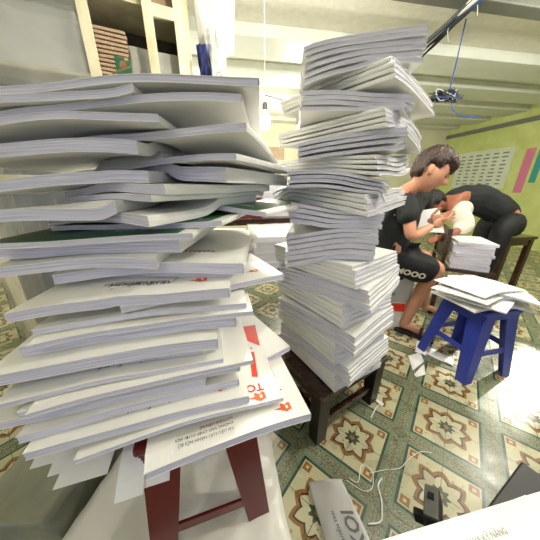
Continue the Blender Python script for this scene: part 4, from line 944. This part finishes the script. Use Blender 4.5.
carton(K(.20, .2, 2.131), (.40, .26, .16), math.atan2(-cd.y, -cd.x), M['card'], 'brown carton on the top shelf of the cabinet')
mb = MB(); mb.tube([(-.07, -.1, .004), (.06, -.14, .02)], .004); ob = mb.build('wooden_stick', M['card'], None); ob.location = K(.36, .06, 1.731); tag(ob, 'thin wooden stick lying in front of the small green card', 'stick')
# hanging things right of the cabinet
def drape(name, pts_top, length, m, label, cat, seed, wob=.02, n=14, taper=.8, cx=None):
    a, b = Vector(pts_top[0]), Vector(pts_top[1]); d = (b - a); nr = Vector((d.y, -d.x, 0)).normalized(); mid = (a + b) / 2; vs = []; N = n * 2
    for j in range(n + 1):
        f = j / n
        for i in range(N):
            an_ = 2 * PI * i / N; k = 1 - (1 - taper) * f; th = .012 + .03 * f * (1 - f) * 2
            vs.append(mid + d * (.5 * math.cos(an_) * k) + nr * (math.sin(an_) * th + wob * noise.noise(Vector((math.cos(an_) * 3 + seed, f * 3, seed)))) - Vector((0, 0, length * f * (1 + .06 * math.sin(3 * math.cos(an_) + seed)))) - mid)
    fs = [(j * N + i, j * N + (i + 1) % N, (j + 1) * N + (i + 1) % N, (j + 1) * N + i) for j in range(n) for i in range(N)] + [tuple(range(N))[::-1], tuple(n * N + i for i in range(N))]
    o = pydata(name, vs, fs, m, None, True); o.location = mid; tag(o, label, cat); return o
def pt(px, py, Y): return at(px, py, Y=Y)
a, b = pt(190, -12, 1.85), pt(236, -12, 1.85); b.z = a.z = 2.32
drape('hanging_sheet', (a, b), .46, M['carton'], 'white stiff sheet hanging from the ceiling beside the cabinet', 'sheet', 2, taper=.80)
a, b = pt(204, 28, 1.78), pt(226, 28, 1.78); drape('plastic_bag', (a, b), .30, M['film'], 'clear crumpled plastic bag hanging below the white sheet', 'bag', 6, wob=.05, taper=.7)
a, b = pt(196, 45, 1.80), pt(212, 45, 1.80); drape('hanging_cloth', (a, b), .17, M['navy'], 'navy blue cloth hanging right of the cabinet post', 'cloth', 9, wob=.03)
cord('string', [pt(215, 78, 1.78), pt(219, 72, 1.8), pt(224, 78, 1.8), pt(228, 86, 1.8)], .002, M['bcable'], 'thin dark wire end dangling under the plastic bag')
# rope line they hang from
cord('hanging_rod', [K(-.02, .0, 2.335), Vector((-.28, 1.80, 2.335)), Vector((-.05, 1.72, 2.335))], .006, M['wcable'], 'white rod under the ceiling holding the sheet and bags', 'rod')

# ============================================================= bulbs and cables
def ceil_z(x, y):
    b_ = Vector((x, y, 0)).dot(RB); return ZC - .069 if b_ > 2.62 and (b_ - 2.62) % .67 < .40 else ZC + .031
def bulb(p, label, top=ZC - .075, on=True, power=26):
    t = empty('light_bulb', p, label, 'light bulb'); mb = MB()
    mb.lathe([(.003, -.062), (.018, -.060), (.032, -.048), (.040, -.028), (.041, -.005), (.036, .018), (.026, .038), (.018, .052), (.016, .058)], p, 24); mb.build('glass', M['bulb'], t, True)
    mb = MB(); mb.lathe([(.017, .058), (.019, .062), (.019, .095), (.012, .108), (.005, .112)], p, 20); mb.build('socket', M['brass'], t, True)
    mb = MB(); mb.tube([p + Vector((0, 0, .11)), p + Vector((0, .004, (top - p.z) * .5)), Vector((p.x, p.y, top))], .003); mb.build('cord', M['wcable'], t, True)
    l = bpy.data.lights.new('bulb light', 'POINT'); l.energy = power * 1.2; l.color = (1, .95, .86); l.shadow_soft_size = .04; lo = bpy.data.objects.new('bulb light', l); COL.objects.link(lo); lo.location = p + Vector((0, 0, -.085)) ; return t
bp_ = at(265, 120, Y=1.95); bulb(bp_, 'glowing bulb hanging on a wire between the two stacks', power=12, top=ceil_z(bp_.x, bp_.y))
cord('bulb_wire', [bp_ + Vector((.004, 0, .15)), at(276, 98, Y=1.95), at(292, 104, Y=1.9), at(310, 112, Y=1.85), at(340, 120, Y=1.8)], .003, M['bcable'], 'black wire running right from the bulb behind the tall stack', 'wire')
for (x, y, z, pw, lb) in [(-.7, -.7, 2.1, 6, 'added unseen bulb hanging behind the viewer on the left'), (.15, 1.05, 2.22, 26, 'unseen bulb hanging high over the two booklet stacks'), (1.25, .75, 2.2, 26, 'unseen bulb hanging high over the blue stool'),
                         (2.6, 1.7, 2.2, 30, 'added unseen bulb hanging near the right wall'), (.45, 4.1, 1.95, 40, 'added hidden bulb far back behind the tall stack'), (-1.3, 3.4, 2.0, 35, 'added hidden bulb far back at the left')]:
    p = Vector((x, y, z)); bulb(p, lb, power=pw, top=ceil_z(x, y))  # unseen bulbs added to light the stacks and the room
# cable bundle under the ceiling at right
ca, cb_ = at(405, 66, Z=2.20), at(482, -6, Z=2.30); dd = (cb_ - ca); ca2 = ca - dd * .5; cb2 = cb_ + dd * .6; side = dd.cross(Vector((0, 0, 1))).normalized()
for k in range(9):
    r0 = random.uniform(-.05, .05); pts = []
    for i in range(8):
        f = i / 7; q = ca2.lerp(cb2, f); q = q + side * (r0 + .015 * math.sin(6 * f + k)) + Vector((0, 0, .012 * math.sin(9 * f + k * 2) + random.uniform(-.02, .02) * (k > 6) - .006 * (k % 3))); q.z = min(q.z, 2.33); pts.append(q)
    cord('cable', pts, [.018, .013, .013, .010, .010, .015, .008, .007, .006][k], [M['cable'], M['bcable'], M['cable'], M['wcable'], M['bcable'], M['wcable'], M['cable'], M['bcable'], M['blcable']][k],
         '%s cable in the bundle under the ceiling at upper right' % ['thickest grey', 'thick black', 'thick grey', 'slim white', 'slim black', 'thick white', 'slim grey', 'thinnest black', 'thin blue'][k], 'cable', 'cables in the ceiling bundle')
for k, f in enumerate((.35, .55, .7)):
    q = ca2.lerp(cb2, f); mb = MB(); mb.tube([Vector((0, 0, .05)) , Vector((.005, 0, -.04)), Vector((.03, .01, -.09))], .002); o = mb.build('cable_tie', M['wcable'], None); o.location = q; tag(o, 'white tie round the ceiling cable bundle, %s' % ['lowest along it', 'midway along it', 'highest along it'][k], 'cable tie', 'ties on the cable bundle')
# wire tangle
tg = at(446, 96, Y=2.6)
for k in range(7):
    pts = []
    for i in range(9):
        an_ = i * 1.9 + k; pts.append(tg + Vector((.11 * math.cos(an_) * (1 + .5 * math.sin(k * 3 + i)), .04 * math.sin(k + i), .045 * math.sin(an_ * 1.3 + k))))
    if k == 0: pts = [at(425, 98, Y=2.6), at(434, 99, Y=2.6)] + pts
    if k == 1: pts = [at(478, 117, Y=2.6), at(462, 116, Y=2.6), at(452, 108, Y=2.6)] + pts
    if k in (1, 2): pts = pts + [tg + Vector((.02, 0, .06)), Vector((tg.x + .02 + .004 * k, tg.y, ceil_z(tg.x, tg.y)))]
    cord('wire', pts, .004, [M['bcable'], M['blcable'], M['cable'], M['bcable'], M['cable'], M['wcable'], M['bcable']][k], '%s wire in the tangle hanging under the ceiling above the man' % ['black leftward', 'blue rightward', 'grey upward', 'coiled black', 'coiled grey', 'coiled white', 'inner black'][k], 'wire', 'tangled wires')
# posters on the right wall
def poster(b0, z, wd, ht, m, label, grid=None):
    p = rm(A1 - .004, b0, z); rr = Matrix.Rotation(R(9.5), 3, 'Z'); t = empty('poster', p, label, 'poster'); mb = MB(); mb.box(p, (.004, wd, ht), rr); mb.build('sheet', m, t)
    if grid:
        for i in range(grid[0]):
            for j in range(grid[1]):
                mb = MB(); mb.box(p + rr @ Vector((-.003, (i - (grid[0] - 1) / 2) * wd * .9 / grid[0], (j - (grid[1] - 1) / 2) * ht * .85 / grid[1])), (.002, wd * (.3 + .35 * random.random()) / grid[0], ht * .3 / grid[1]), rr); mb.build('printed_row', M['gink'], t)
    return t
poster(4.55, 1.42, 1.15, .75, M['poster'], 'pale printed chart on the green wall behind the seated man', (6, 9))
poster(3.72, 1.35, .14, .75, M['pink'], 'narrow pink notice on the green wall right of the chart'); poster(3.55, 1.45, .10, .6, M['teal'], 'narrow teal notice on the green wall beside the pink one')
# far shelf post behind the man
